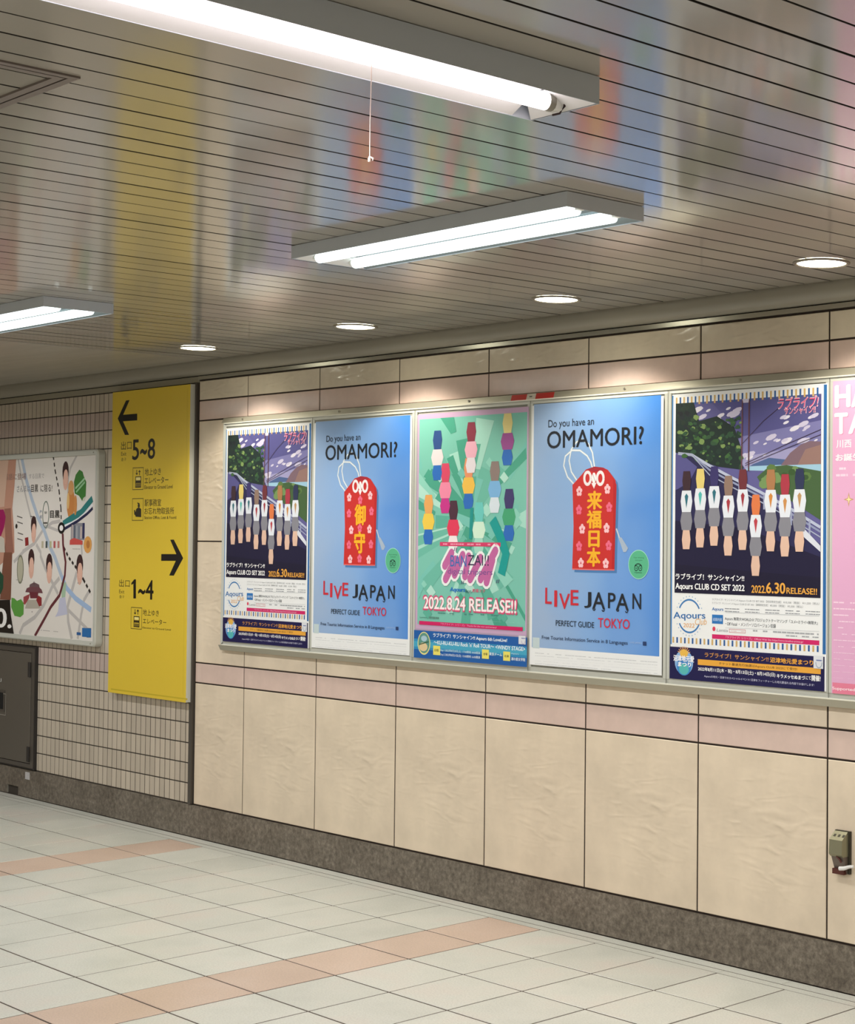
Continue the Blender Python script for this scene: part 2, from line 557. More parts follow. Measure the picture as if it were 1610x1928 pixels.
# ------------------------------------------------------------------ twin tube fixtures along the wall
def throw(t, pts, watts, col):
    """the light that the tubes throw down: a few soft wide beams just under them"""
    for p in pts:
        l = bpy.data.lights.new('tube_beam', 'SPOT')
        l.energy = watts/len(pts)
        l.color = col
        l.spot_size = math.radians(172)
        l.spot_blend = 0.5
        l.shadow_soft_size = 0.03
        lo = bpy.data.objects.new('beam', l)
        COL.objects.link(lo)
        lo.parent = t
        lo.location = Vector(p)-ORG[t.name]
def twin_fixture(x0, x1, yc, label, group='twin-tube lights in a row along the wall'):
    hw = 0.13
    y0, y1 = yc-hw, yc+hw
    zb = 2.262
    t = empty('fluorescent_fixture', ((x0+x1)/2, yc, H), label, 'light', group)
    b = MB()
    th = 0.002
    b.box(x0, x1, y0, y0+th, zb, H-0.001, M_HOUS)
    b.box(x0, x1, y1-th, y1, zb, H-0.001, M_HOUS)
    b.box(x0, x0+th, y0+th, y1-th, zb, H-0.001, M_HOUS)
    b.box(x1-th, x1, y0+th, y1-th, zb, H-0.001, M_HOUS)
    b.box(x0+th, x1-th, y0+th, y1-th, H-0.004, H-0.001, M_HOUS)
    b.build('housing', t)
    r = MB()
    prof = [(y0+th, zb+0.002), (y0+0.035, zb+0.022), (yc-0.09, zb+0.030), (yc-0.03, zb+0.030), (yc, zb+0.012), (yc+0.03, zb+0.030), (yc+0.09, zb+0.030), (y1-0.035, zb+0.022), (y1-th, zb+0.002)]
    r.prism_x(prof, x0+th, x1-th, M_REFL)
    r.build('reflector', t)
    for s_, xx in ((1, x0), (-1, x1)):
        e = MB()
        vs = [(xx+s_*0.003, y0+0.01, zb+0.001), (xx+s_*0.003, y1-0.01, zb+0.001), (xx+s_*0.04, y1-0.05, zb+0.02), (xx+s_*0.04, y0+0.05, zb+0.02)]
        e.add(vs, [(0, 1, 2, 3)], M_WHITE)
        e.build('end_plate', t)
    for yy in (yc-0.062, yc+0.062):
        q = MB().tube([(x0+0.04, yy, zb+0.007), (x1-0.04, yy, zb+0.007)], 0.0155, M_TUBE, 14).build('tube', t)
        for xa in (x0+0.022, x1-0.036):
            MB().box(xa, xa+0.013, yy-0.010, yy+0.010, zb+0.004, zb+0.026, M_SOCK).build('lamp_socket', t)
    throw(t, [(x0+(x1-x0)*f_, yc, zb-0.03) for f_ in (0.2, 0.5, 0.8)], FIX, (1.0, 0.995, 0.97))
    return t
twin_fixture(0.857, 2.048, -1.33, 'grey twin-tube ceiling light in the middle of the ceiling, seen whole')
twin_fixture(-1.893, -0.702, -1.33, 'grey twin-tube ceiling light at the left edge of the photo, cut by the frame')
twin_fixture(-4.643, -3.452, -1.33, 'added, unseen grey twin-tube ceiling light left of the photo, in line with the others')  # added out of view to light the left end, continuing the visible row
twin_fixture(3.607, 4.798, -1.33, 'added, unseen grey twin-tube ceiling light right of the photo, in line with the whole one')  # unseen, added for the room's brightness where the row would go on
twin_fixture(-1.893, -0.702, -4.4, 'added, unseen grey twin-tube ceiling light beside the viewer, left of the photo')  # unseen, added to brighten the left part of the wall
twin_fixture(-4.643, -3.452, -3.6, 'added, unseen grey twin-tube ceiling light deep in the passage, left of the photo')  # added out of sight for more light on the left
twin_fixture(0.857, 2.048, -5.0, 'added, unseen grey twin-tube ceiling light over the far side of the passage, left of the viewer')  # unseen fixture, added to help light the room
twin_fixture(3.607, 4.798, -5.0, 'added, unseen grey twin-tube ceiling light over the far side of the passage, behind the viewer')  # added behind the camera, out of view, to light the room

# ------------------------------------------------------------------ near single tube fixture running away from the wall
fx0, fx1, fy0, fy1, fz = 2.662, 2.849, -3.33, -2.097, 2.249
t = empty('fluorescent_fixture', ((fx0+fx1)/2, (fy0+fy1)/2, H), 'large single-tube ceiling light with a pull cord, nearest the viewer at the top', 'light')
b = MB()
th = 0.002
b.box(fx0, fx0+th, fy0, fy1, fz, H-0.001, M_HOUS)
b.box(fx1-th, fx1, fy0, fy1, fz, H-0.001, M_HOUS)
b.box(fx0+th, fx1-th, fy0, fy0+th, fz, H-0.001, M_HOUS)
b.box(fx0+th, fx1-th, fy1-th, fy1, fz, H-0.001, M_HOUS)
b.box(fx0+th, fx1-th, fy0+th, fy1-th, H-0.004, H-0.001, M_HOUS)
b.build('housing', t)
fc = (fx0+fx1)/2
b = MB()
prof = [(fx0+th, fz+0.001), (fx0+0.05, fz+0.026), (fc-0.025, fz+0.034), (fc+0.025, fz+0.034), (fx1-0.05, fz+0.026), (fx1-th, fz+0.001)]
vs = [(x, fy0+0.01, z) for x, z in prof]+[(x, fy1-0.05, z) for x, z in prof]
b.add(vs, [(i, i+1, i+7, i+6) for i in range(5)], M_WHITE)
b.build('reflector', t)
for s_, yy in ((-1, fy1), (1, fy0)):
    b = MB()
    b.add([(fx0+0.004, yy+s_*0.006, fz), (fx1-0.004, yy+s_*0.006, fz), (fx1-0.045, yy+s_*0.055, fz+0.03), (fx0+0.045, yy+s_*0.055, fz+0.03)], [(0, 1, 2, 3)], M_WHITE)
    b.build('end_plate', t)
q = MB().tube([(fc, fy0+0.06, fz+0.012), (fc, fy1-0.047, fz+0.012)], 0.0165, M_TUBEN, 18).build('tube', t)
for ya, yb in ((fy0+0.046, fy0+0.061), (fy1-0.048, fy1-0.034)):
    MB().tube([(fc, ya, fz+0.012), (fc, yb, fz+0.012)], 0.0168, M_CAP, 16).build('tube_cap', q)
for ya in (fy0+0.03, fy1-0.034):
    MB().box(fc-0.015, fc+0.015, ya, ya+0.014, fz-0.002, fz+0.034, M_SOCK).build('lamp_socket', t)
MB().tube([(fc+0.02, fy1-0.019, fz+0.03), (fc+0.019, fy1-0.018, fz+0.005), (fc+0.006, fy1-0.018, fz-0.006), (fc-0.012, fy1-0.019, fz-0.006)], 0.0022, M_CABLE, 8).build('wire', t)
cdz = [(fc+0.006, -2.53, fz+0.02), (fc+0.0055, -2.53, 2.20), (fc+0.004, -2.53, 2.15), (fc+0.0045, -2.53, 2.092)]
q = MB().tube(cdz, 0.00085, M_CORD, 8).build('pull_cord', t)
kb = MB().tube([(fc+0.0045, -2.53, 2.093), (fc+0.0035, -2.53, 2.088), (fc+0.0035, -2.53, 2.083)], [0.0012, 0.0028, 0.0024], M_CORD, 8)
kb.tube([(fc+0.0045, -2.53, 2.0915), (fc+0.0095, -2.527, 2.0885), (fc+0.0085, -2.527, 2.0845)], [0.001, 0.0016, 0.0012], M_CORD, 6)
kb.build('knot', q)
throw(t, [(fc, fy0+(fy1-fy0)*f_, fz-0.03) for f_ in (0.06, 0.42)], FIX*0.6, (1.0, 0.96, 0.97))

# ------------------------------------------------------------------ downlights
def downlight(x, label):
    y = -0.245
    t = empty('downlight', (x, y, H), label, 'light', 'round downlights in a row by the wall')
    n = 40
    prof = [(0.088, H-0.0005), (0.0875, H-0.004), (0.083, H-0.0065), (0.077, H-0.006), (0.0745, H-0.003)]
    vs, fs = [], []
    for r_, z_ in prof:
        for k_ in range(n):
            a = 2*math.pi*k_/n
            vs.append((x+r_*math.cos(a), y+r_*math.sin(a), z_))
    for i in range(len(prof)-1):
        for k_ in range(n):
            fs.append((i*n+k_, i*n+(k_+1) % n, (i+1)*n+(k_+1) % n, (i+1)*n+k_))
    MB().add(vs, fs, M_RING, True).build('trim_ring', t)
    vs = []
    fs = []
    dome = [(0.0745, H-0.0035), (0.06, H-0.0055), (0.035, H-0.0075)]
    for r_, z_ in dome:
        for k_ in range(n):
            a = 2*math.pi*k_/n
            vs.append((x+r_*math.cos(a), y+r_*math.sin(a), z_))
    for i in range(2):
        for k_ in range(n):
            fs.append((i*n+k_, i*n+(k_+1) % n, (i+1)*n+(k_+1) % n, (i+1)*n+k_))
    fs.append(tuple(2*n+k_ for k_ in range(n)))
    MB().add(vs, fs, M_DISC, True).build('lens', t)
    l = bpy.data.lights.new('downlight_beam', 'SPOT')
    l.energy = SPOT
    l.color = (1.0, 0.93, 0.78)
    l.spot_size = math.radians(128)
    l.spot_blend = 0.35
    l.shadow_soft_size = 0.03
    lo = bpy.data.objects.new('beam', l)
    COL.objects.link(lo)
    lo.parent = t
    lo.location = (0, 0, -0.04)
    return t
for x, lb in ((-1.782, 'round downlight above the yellow exit sign, farthest of the row'), (-0.575, 'round downlight above the green group poster, second from the left end'),
              (0.633, 'round downlight above the red tape on the board, third from the left end'), (1.842, 'round downlight nearest the right edge of the photo'),
              (3.05, 'added, unseen round downlight right of the photo frame, by the same wall')):  # last one is unseen, added for light at the row's spacing
    downlight(x, lb)

#PART2
# ------------------------------------------------------------------ flat print: coloured shapes and lettering laid out on a sheet
def hexc(h):
    return (int(h[0:2], 16), int(h[2:4], 16), int(h[4:6], 16))
def ink(h):
    return mat('ink_'+h, hexc(h), 0.42, spec=0.4)
TXT = {}
def glyphs(s):
    """triangulated outline of a line of lettering, from the built-in font"""
    key = s
    if key in TXT:
        return TXT[key]
    cu = bpy.data.curves.new('t', 'FONT')
    cu.body = s
    cu.resolution_u = 4
    o = bpy.data.objects.new('t', cu)
    COL.objects.link(o)
    dg = bpy.context.evaluated_depsgraph_get()
    dg.update()
    me = bpy.data.meshes.new_from_object(o.evaluated_get(dg))
    vs = [(v.co.x, v.co.y) for v in me.vertices]
    fs = [tuple(p.vertices) for p in me.polygons]
    bpy.data.objects.remove(o)
    bpy.data.curves.remove(cu)
    bpy.data.meshes.remove(me)
    TXT[key] = (vs, fs)
    return vs, fs
class Print:
    """prints on the plane Y = yp; positions are read off the photograph and turned into points of that plane"""
    STEP = 0.00012
    def __init__(s, yp, dx=0.0, dz=0.0, lay=1, par=None):
        s.yp, s.dx, s.dz, s.lay, s.par = yp, dx, dz, lay, par
        s.b = MB()
        s.cnt = {}
    def W(s, p):
        q = at(p[0], p[1], s.yp)
        return (q.x+s.dx, q.z+s.dz)
    def put(s, xz, faces, col, k):
        n_ = s.cnt[k] = s.cnt.get(k, 0)+1
        y = s.yp-s.STEP*(s.lay+k+1)-n_*3e-6
        s.b.add([(x, y, z) for x, z in xz], faces, ink(col) if isinstance(col, str) else col)
    def wpoly(s, xz, col, k=0):
        s.put(xz, [tuple(range(len(xz)))], col, k)
        return s
    def poly(s, pts, col, k=0):
        return s.wpoly([s.W(p) for p in pts], col, k)
    def wrect(s, x0, z0, x1, z1, col, k=0):
        return s.wpoly([(x0, z0), (x1, z0), (x1, z1), (x0, z1)], col, k)
    def rect(s, tl, br, col, k=0):
        (x0, z1), (x1, z0) = s.W(tl), s.W(br)
        return s.wrect(x0, z0, x1, z1, col, k)
    def frame(s, tl, br, wd, col, k=0):
        (x0, z1), (x1, z0) = s.W(tl), s.W(br)
        s.wrect(x0, z1-wd, x1, z1, col, k); s.wrect(x0, z0, x1, z0+wd, col, k)
        s.wrect(x0, z0, x0+wd, z1, col, k); s.wrect(x1-wd, z0, x1, z1, col, k)
        return s
    def ell(s, c, rx, rz, col, k=0, n=20, a0=0, rot=0.0):
        cx, cz = s.W(c)
        pts = []
        for i in range(n):
            t = 2*math.pi*i/n+a0
            x, z = rx*math.cos(t), rz*math.sin(t)
            pts.append((cx+x*math.cos(rot)-z*math.sin(rot), cz+x*math.sin(rot)+z*math.cos(rot)))
        return s.wpoly(pts, col, k)
    def oval(s, tl, br, col, k=0, n=20):
        (x0, z1), (x1, z0) = s.W(tl), s.W(br)
        return s.wpoly([((x0+x1)/2+(x1-x0)/2*math.cos(2*math.pi*i/n), (z0+z1)/2+(z1-z0)/2*math.sin(2*math.pi*i/n)) for i in range(n)], col, k)
    def arc(s, c, rx, rz, a0, a1, wd, col, k=0, n=16, rot=0.0):
        cx, cz = s.W(c)
        pts = []
        for i in range(n+1):
            t = math.radians(a0+(a1-a0)*i/n)
            x, z = rx*math.cos(t), rz*math.sin(t)
            pts.append((cx+x*math.cos(rot)-z*math.sin(rot), cz+x*math.sin(rot)+z*math.cos(rot)))
        return s.wline(pts, wd, col, k)
    def wline(s, q, wd, col, k=0):
        L, R = [], []
        for i, p in enumerate(q):
            a, b = q[max(i-1, 0)], q[min(i+1, len(q)-1)]
            dx, dz = b[0]-a[0], b[1]-a[1]
            d = math.hypot(dx, dz) or 1
            nx, nz = -dz/d*wd/2, dx/d*wd/2
            L.append((p[0]+nx, p[1]+nz)); R.append((p[0]-nx, p[1]-nz))
        n = len(q)
        s.put(L+R, [(i, i+1, n+i+1, n+i) for i in range(n-1)], col, k)
        return s
    def line(s, pts, wd, col, k=0):
        return s.wline([s.W(p) for p in pts], wd, col, k)
    def dash(s, pts, wd, ln, gap, col, k=0):
        q = [s.W(p) for p in pts]
        for a, b in zip(q[:-1], q[1:]):
            d = math.hypot(b[0]-a[0], b[1]-a[1])
            t = 0
            while t < d:
                e = min(t+ln, d)
                s.wline([(a[0]+(b[0]-a[0])*t/d, a[1]+(b[1]-a[1])*t/d), (a[0]+(b[0]-a[0])*e/d, a[1]+(b[1]-a[1])*e/d)], wd, col, k)
                t += ln+gap
        return s
    def text(s, st, tl, br, col, k=0, bold=0.0, shear=0.0, rot=0.0, grow=0.0):
        vs, fs = glyphs(st)
        if not vs:
            return s
        (x0, z1), (x1, z0) = s.W(tl), s.W(br)
        x0 -= grow; x1 += grow; z0 -= grow; z1 += grow
        ax, bx = min(v[0] for v in vs), max(v[0] for v in vs)
        az, bz = min(v[1] for v in vs), max(v[1] for v in vs)
        sx, sz = (x1-x0)/max(bx-ax, 1e-6), (z1-z0)/max(bz-az, 1e-6)
        cx, cz = (x0+x1)/2, (z0+z1)/2
        out = []
        for v in vs:
            x, z = x0+(v[0]-ax)*sx, z0+(v[1]-az)*sz
            x += (z-cz)*shear
            x, z = cx+(x-cx)*math.cos(rot)-(z-cz)*math.sin(rot), cz+(x-cx)*math.sin(rot)+(z-cz)*math.cos(rot)
            out.append((x, z))
        strokes = [out]
        if bold > 0:                     # heavier strokes: the same outline printed again, shifted a little
            e = bold*0.8
            strokes = [[(x+a_*e*sx, z+c_*e*sz) for x, z in out] for a_, c_ in ((-1, 0), (1, 0), (0, 0.7), (0, -0.7), (0.7, 0.5), (-0.7, -0.5))]
        if s.par is not None:            # every line of lettering is a part of its own
            keep, s.b = s.b, MB()
            for q in strokes:
                s.put(q, fs, col, k)
            s.b.build('lettering', s.par)
            s.b = keep
        else:
            for q in strokes:
                s.put(q, fs, col, k)
        return s
    def inv(s, x, z):
        X_, Y_, _ = pix((x-s.dx, s.yp, z-s.dz))
        return (X_, Y_)
    def foot(s, x, y, xr, h):
        """corners of a strip that starts at x, y with height h there and runs level to the column xr"""
        (x0, z1), (_, z0) = s.W((x, y)), s.W((x, y+h))
        x1 = s.W((xr, y))[0]
        return s.inv(x0, z1), s.inv(x1, z0)
    def textL(s, st, x, y, xr, h, col, k=0, bold=0.0, **kw):
        return s.text(st, *s.foot(x, y, xr, h), col, k, bold, **kw)
    def rectL(s, x, y, xr, h, col, k=0):
        return s.rect(*s.foot(x, y, xr, h), col, k)
    def micro(s, tl, br, col, k=0, seed=1, fill=0.8):
        """a line of print too small to read: short dashes of uneven length"""
        rr = random.Random(seed)
        (x0, z1), (x1, z0) = s.W(tl), s.W(br)
        x, xz, fs = x0, [], []
        while x < x1:
            l = rr.uniform(0.006, 0.022)
            if rr.random() < fill:
                n = len(xz)
                xz += [(x, z0), (min(x+l, x1), z0), (min(x+l, x1), z1), (x, z1)]
                fs.append((n, n+1, n+2, n+3))
            x += l+rr.uniform(0.001, 0.003)
        if fs:
            s.put(xz, fs, col, k)
        return s
    def build(s, name, parent):
        if s.b.v:
            o = s.b.build(name, parent)
            s.b = MB()
            return o

# ------------------------------------------------------------------ the long display board
YF, YI, YP = 0.0700, 0.0735, 0.0690      # lip of the frame, dividers, poster sheets
bx0, bx1, bz0, bz1 = -2.112, 2.41, 0.916, 2.015
brd = empty('display_board', ((bx0+bx1)/2, YW, bz0), 'long aluminium-framed poster board on the panelled wall', 'display board')
MB().box(bx0+0.01, bx1-0.01, 0.078, YW-0.001, bz0+0.01, bz1-0.01, mat('board_backing', (172, 172, 162), 0.5)).build('back_panel', brd)
M_LIP = mat('rail_lip_highlight', (236, 234, 220), 0.3, 0.1)  # near-white colour paints the bright highlight along the rail lips
def rail_x(name, z_out, z_lip, z_in):
    s_ = 1 if z_out > z_in else -1
    prof = [(YW-0.002, z_out), (0.082, z_out), (YF, z_lip), (YF, z_lip-s_*0.004), (YF+0.006, z_lip-s_*0.006), (YI, z_in), (YW-0.002, z_in)]
    b = MB()
    b.prism_x(prof[:3], bx0, bx1, M_ALU_B)
    b.prism_x(prof[2:4], bx0+0.02, bx1-0.02, M_LIP)
    b.prism_x(prof[3:], bx0+0.022, bx1-0.022, M_ALU)
    return b.build(name, brd)
rail_x('top_rail', bz1, bz1-0.024, bz1-0.042)
rail_x('bottom_rail', bz0, bz0+0.025, bz0+0.048)
b = MB()
b.add([(bx0, YW-0.002, bz0), (bx0, 0.082, bz0), (bx0+0.02, YF, bz0+0.025), (bx0+0.02, YF, bz1-0.024), (bx0, 0.082, bz1), (bx0, YW-0.002, bz1)],
      [(0, 1, 4, 5), (1, 2, 3, 4)], M_ALU_B)
b.add([(bx0+0.02, YF, bz0+0.025), (bx0+0.024, YF, bz0+0.029), (bx0+0.024, YF, bz1-0.028), (bx0+0.02, YF, bz1-0.024), (bx0+0.042, YI, bz0+0.047), (bx0+0.042, YI, bz1-0.041)],
      [(0, 1, 2, 3), (1, 4, 5, 2)], M_ALU)
b.build('side_rail', brd)
b = MB()
b.add([(bx1, YW-0.002, bz0), (bx1, 0.082, bz0), (bx1-0.02, YF, bz0+0.025), (bx1-0.02, YF, bz1-0.024), (bx1, 0.082, bz1), (bx1, YW-0.002, bz1)],
      [(0, 1, 4, 5), (1, 2, 3, 4)], M_ALU_B)
b.build('side_rail', brd)
M_SEAM = mat('seam_dark', (92, 92, 84), 0.6)
for xx in (-1.350, -0.603, 0.1285, 0.876, 1.618):
    d_ = MB().box(xx-0.0165, xx+0.0165, 0.0715, 0.078, bz0+0.046, bz1-0.040, M_ALU_D)
    d_.box(xx-0.0012, xx+0.0012, 0.0712, 0.0715, bz0+0.03, bz1-0.030, M_SEAM)
    d_.build('divider', brd)
for xx in (-1.93, -1.15, -0.25, 0.65, 1.22, 2.1):
    MB().tube([(xx, 0.0755, bz1-0.012), (xx, 0.0715, bz1-0.0122)], 0.005, M_STEEL, 10).build('screw', brd)
# red and white tape stuck on the top rail
tpp = []
def rail_quad(xa, xb, m, b):
    sk = 0.006
    b.add([(xa, 0.0818, bz1-0.001), (xb, 0.0818, bz1-0.001), (xb+sk, YF+0.0015-0.001, bz1-0.0235), (xa+sk, YF+0.0015-0.001, bz1-0.0235),
           (xa, 0.0803, bz1-0.0015), (xb, 0.0803, bz1-0.0015), (xb+sk, YF-0.001, bz1-0.024), (xa+sk, YF-0.001, bz1-0.024)],
          [(4, 5, 6, 7), (0, 1, 5, 4), (3, 2, 6, 7), (0, 3, 7, 4), (1, 2, 6, 5)], m)
M_RED = mat('tape_red', (196, 40, 34), 0.4)
M_TW = mat('tape_white', (215, 208, 196), 0.4)
tpe = empty('tape_strip', (0.12, 0.075, bz1-0.012), 'red and white tape stuck on the top rail of the poster board', 'tape')
xs = [at(962, 745, 0.075).x, at(991, 743, 0.075).x, at(1008, 741, 0.075).x, at(1042, 737, 0.075).x]
for xa, xb, m, nm in ((xs[0], xs[1], M_RED, 'red_piece'), (xs[1], xs[2], M_TW, 'white_piece'), (xs[2], xs[3], M_RED, 'red_piece')):
    b = MB()
    rail_quad(xa, xb, m, b)
    b.build(nm, tpe)
b = MB()
b.box(xs[1]+0.020, xs[2]-0.018, 0.0735, 0.076, bz1-0.016, bz1-0.011, mat('tape_mark', (90, 90, 84), 0.5))
b.build('mark_print', tpe)

def sheet(root, tl, br, yp, m, name='sheet', th=0.0006):
    a, c = at(tl[0], tl[1], yp), at(br[0], br[1], yp)
    return MB().box(a.x, c.x, yp, yp+th, c.z, a.z, m).build(name, root)
M_PAPER = mat('paper_white', (238, 240, 242), 0.32, spec=0.5)
def paper_bump(m, s_=0.25):
    n = noise(m, 5, 2, 0.5, 0.4)
    bump(m, n.outputs['Fac'], s_, 0.006)
paper_bump(M_PAPER)
def base_of(tl, br, yp):
    a, c = at(tl[0], tl[1], yp), at(br[0], br[1], yp)
    return ((a.x+c.x)/2, yp, c.z)

# ---- poster with the seaside road (two of them)
def seaside_poster():
    tl, br = (1266, 743), (1556, 1302)
    r = empty('poster', base_of(tl, br, YP), 'large purple sky and roadside poster with striped border, fifth along the board', 'poster', 'posters with a purple sky above a coast road')
    sheet(r, tl, br, YP, M_PAPER)
    P = Print(YP, lay=0)
    # blue edges
    x0, z1 = P.W(tl); x1, z0 = P.W(br)
    P.wrect(x0, z0+0.12, x0+0.006, z1-0.004, '4a86c4', 0)
    P.wrect(x1-0.0165, z0+0.12, x1-0.003, z1-0.004, '2f6aa8', 0)
    def ticks(za, zb, n, xa, xb):
        p = (xb-xa)/n
        for i in range(n):
            P.wrect(xa+i*p, za, xa+i*p+p*0.42, zb, 'd0ac6c' if i % 2 == 0 else '2c5c9c', 1)
    ticks(z1-0.040, z1-0.012, 36, x0+0.018, x1-0.028)
    ticks(z0+0.126, z0+0.146, 36, x0+0.010, x1-0.022)
    P.build('border_print', r)
    P = Print(YP, lay=0)
    PL, PR = (1273, 760), (1545, 1126)
    P.rect(PL, PR, '5f5c94', 0)
    a = P.W(PL); c = P.W(PR)
    def U(u, v):
        return (a[0]+(c[0]-a[0])*u, a[1]+(c[1]-a[1])*v)
    def pg(uv, col, k):
        P.wpoly([U(*q) for q in uv], col, k)
    pg([(0.25, 0), (1, 0), (1, 0.16), (0.5, 0.2)], '56548c', 1)
    pg([(0.4, 0.2), (1, 0.13), (1, 0.27), (0.45, 0.31)], '7a78ac', 1)
    pg([(0.45, 0.3), (1, 0.24), (1, 0.34), (0.5, 0.36)], '9d9ac4', 2)
    rr = random.Random(4)
    for (u, v, ru, rv, n) in ((0.85, 0.13, 0.14, 0.03, 9), (0.68, 0.22, 0.12, 0.022, 8), (0.3, 0.1, 0.12, 0.04, 9), (0.92, 0.19, 0.1, 0.04, 8), (0.16, 0.05, 0.08, 0.02, 5), (0.55, 0.29, 0.12, 0.012, 6), (0.38, 0.06, 0.06, 0.02, 5)):
        for i in range(n):
            uu, vv = u+rr.uniform(-ru, ru), v+rr.uniform(-rv, rv)
            e = rr.uniform(0.012, 0.04)
            if uu+e > 1 or vv-e*0.6 < 0 or uu-e < 0:
                continue
            pg([(uu+e*math.cos(t*0.785), vv+e*0.38*math.sin(t*0.785)-0.25*e*math.cos(t*0.785)) for t in range(8)], 'c9c3dc' if i % 3 else 'dcd8e6', 3)
    # far hills, water, headland
    pg([(0.55, 0.335), (0.66, 0.305), (0.8, 0.32), (0.8, 0.35), (0.52, 0.35)], '4c6290', 4)
    pg([(0.52, 0.345), (1, 0.34), (1, 0.385), (0.5, 0.365)], '9cc4dc', 4)
    pg([(0.74, 0.345), (0.8, 0.285), (0.87, 0.245), (0.93, 0.23), (1, 0.235), (1, 0.345)], '7c6470', 5)
    pg([(0.85, 0.345), (0.9, 0.27), (1, 0.25), (1, 0.345)], '93746e', 6)
    # road
    pg([(0, 0.27), (0.09, 0.275), (0.3, 0.36), (0.62, 0.5), (1, 0.74), (1, 1), (0, 1)], '2a2850', 4)
    pg([(0, 0.27), (0.05, 0.272), (0.16, 0.34), (0.1, 0.42), (0, 0.46)], '56548c', 5)
    pg([(0, 0.62), (0.5, 0.66), (1, 0.8), (1, 1), (0, 1)], '1c1838', 6)
    pg([(0, 0.85), (1, 0.9), (1, 1), (0, 1)], '181430', 7)
    # verge and trees at the right
    pg([(0.58, 0.40), (0.66, 0.35), (0.78, 0.345), (1, 0.38), (1, 0.62), (0.8, 0.52), (0.62, 0.45)], '44603c', 7)
    for i in range(14):
        u, v = rr.uniform(0.6, 0.95), rr.uniform(0.36, 0.44)
        e = rr.uniform(0.018, 0.035)
        pg([(u+e*math.cos(t*0.9), v+e*0.7*math.sin(t*0.9)) for t in range(7)], rr.choice(['5c7a44', '38552f', '71905a']), 8)
    # trees at the left
    pg([(0, 0), (0.13, 0), (0.17, 0.1), (0.3, 0.08), (0.42, 0.14), (0.48, 0.27), (0.47, 0.36), (0.3, 0.34), (0.1, 0.28), (0, 0.26)], '1f2f2c', 8)
    for i in range(260):
        u, v = rr.uniform(0.0, 0.48), rr.uniform(0.0, 0.35)
        if v < 0.06 and u > 0.12 or (u > 0.17 and v < 0.09) or (v > 0.27+u*0.2) or (0.16 < u < 0.25 and 0.04 < v < 0.12):
            continue
        e = rr.uniform(0.007, 0.024)
        col = rr.choice(['2c4430', '35543a', '30503a', '3d6238', '243830', '7a9458']) if u > 0.1 or v > 0.13 else rr.choice(['1c2228', '26342c', '232a30'])
        pg([(max(0, u+e*math.cos(t*0.8+i)), max(0, v+e*rr.uniform(0.35, 0.9)*math.sin(t*0.8+i))) for t in range(7)], col, 9+i % 3)
    # guard rail
    for dv, wd, col in ((0.0, 0.010, 'b4bcd4'), (0.022, 0.007, '8c94b4'), (0.048, 0.004, 'a6aec6')):
        q = [(0.02, 0.265), (0.12, 0.275), (0.25, 0.335+dv), (0.42, 0.405+dv), (0.6, 0.475+dv), (0.8, 0.56+dv), (1.0, 0.655+dv)]
        P.wline([U(*t) for t in q], wd, col, 12)
    for u, v in ((0.3, 0.36), (0.46, 0.425), (0.63, 0.49), (0.81, 0.57), (0.93, 0.62)):
        P.wline([U(u, v), U(u, v+0.075)], 0.008, '9ca2c0', 12)
    pg([(0.86, 0.68), (0.9, 0.665), (1, 0.745), (1, 0.775)], 'd4d8e4', 12)
    # poles and wires
    P.wline([U(0.478, 0), U(0.475, 0.37)], 0.005, '6c4650', 13)
    P.wline([U(0.525, 0), U(0.523, 0.37)], 0.006, '5c3c48', 13)
    pg([(0.478, 0), (0.525, 0), (0.52, 0.02), (0.484, 0.02)], 'c8c4dc', 13)
    P.wline([U(0.47, 0.235), U(0.62, 0.12), U(0.72, 0.06)], 0.002, '3c2c40', 13)
    P.wline([U(0.5, 0.33), U(0.78, 0.24), U(1, 0.175)], 0.002, '3c2c40', 13)
    P.wline([U(0.5, 0.34), U(0.8, 0.255), U(1, 0.2)], 0.002, '3c2c40', 13)
    P.build('landscape_print', r)
    # plain banded stand-in for the artwork: upright bars of white, grey and pale peach
    P = Print(YP, lay=15)
    for i, (u, v0, ww, tint) in enumerate(((0.085, 0.45, 0.088, '2c6c7c'), (0.185, 0.44, 0.088, '50b4b0'), (0.285, 0.43, 0.088, '2c6c7c'), (0.385, 0.48, 0.088, 'a83844'), (0.485, 0.45, 0.085, '9c3440'),
                                           (0.575, 0.58, 0.085, 'b83c48'), (0.675, 0.455, 0.088, 'd08840'), (0.77, 0.48, 0.085, 'c88c50'), (0.865, 0.455, 0.088, 'b89060'))):
        h = ww/2
        cap = ('3c2830', 'dcc878', '3a3468', '8c7468', '6c3038', 'd87848', 'a87850', 'a83848', '2c3454')[i]
        for q, (d0, d1, f_, cc) in enumerate(((-0.09, 0.012, 0.72, cap), (0.012, 0.125, 0.98, 'dde2ec'), (0.125, 0.22, 1.0, '84848e'), (0.22, 0.32, 0.72, 'dcb8a4'))):
            y0, y1 = v0+d0, v0+d1
            pg([(u-h*f_*0.75, y0), (u+h*f_*0.75, y0), (u+h*f_, (y0+y1)/2), (u+h*f_*0.75, y1), (u-h*f_*0.75, y1), (u-h*f_, (y0+y1)/2)], cc, q % 2)
            if q == 1:
                pg([(u-h*0.3, y0+0.03), (u, y0+0.015), (u+h*0.3, y0+0.03), (u, y1-0.02)], tint, 2)
    P.build('colour_print', r)
    # lettering on the picture
    P = Print(YP, lay=17, par=r)
    P.text('ラブライブ!', (1466, 750), (1541, 765), 'f4d8e4', 0, 0.05, 0.15, grow=0.0015)
    P.text('ラブライブ!', (1466, 750), (1541, 765), 'd04878', 1, 0.015, 0.15)
    P.text('サンシャイン!!', (1478, 768), (1536, 777), 'f4d8e4', 0, 0.05, grow=0.001)
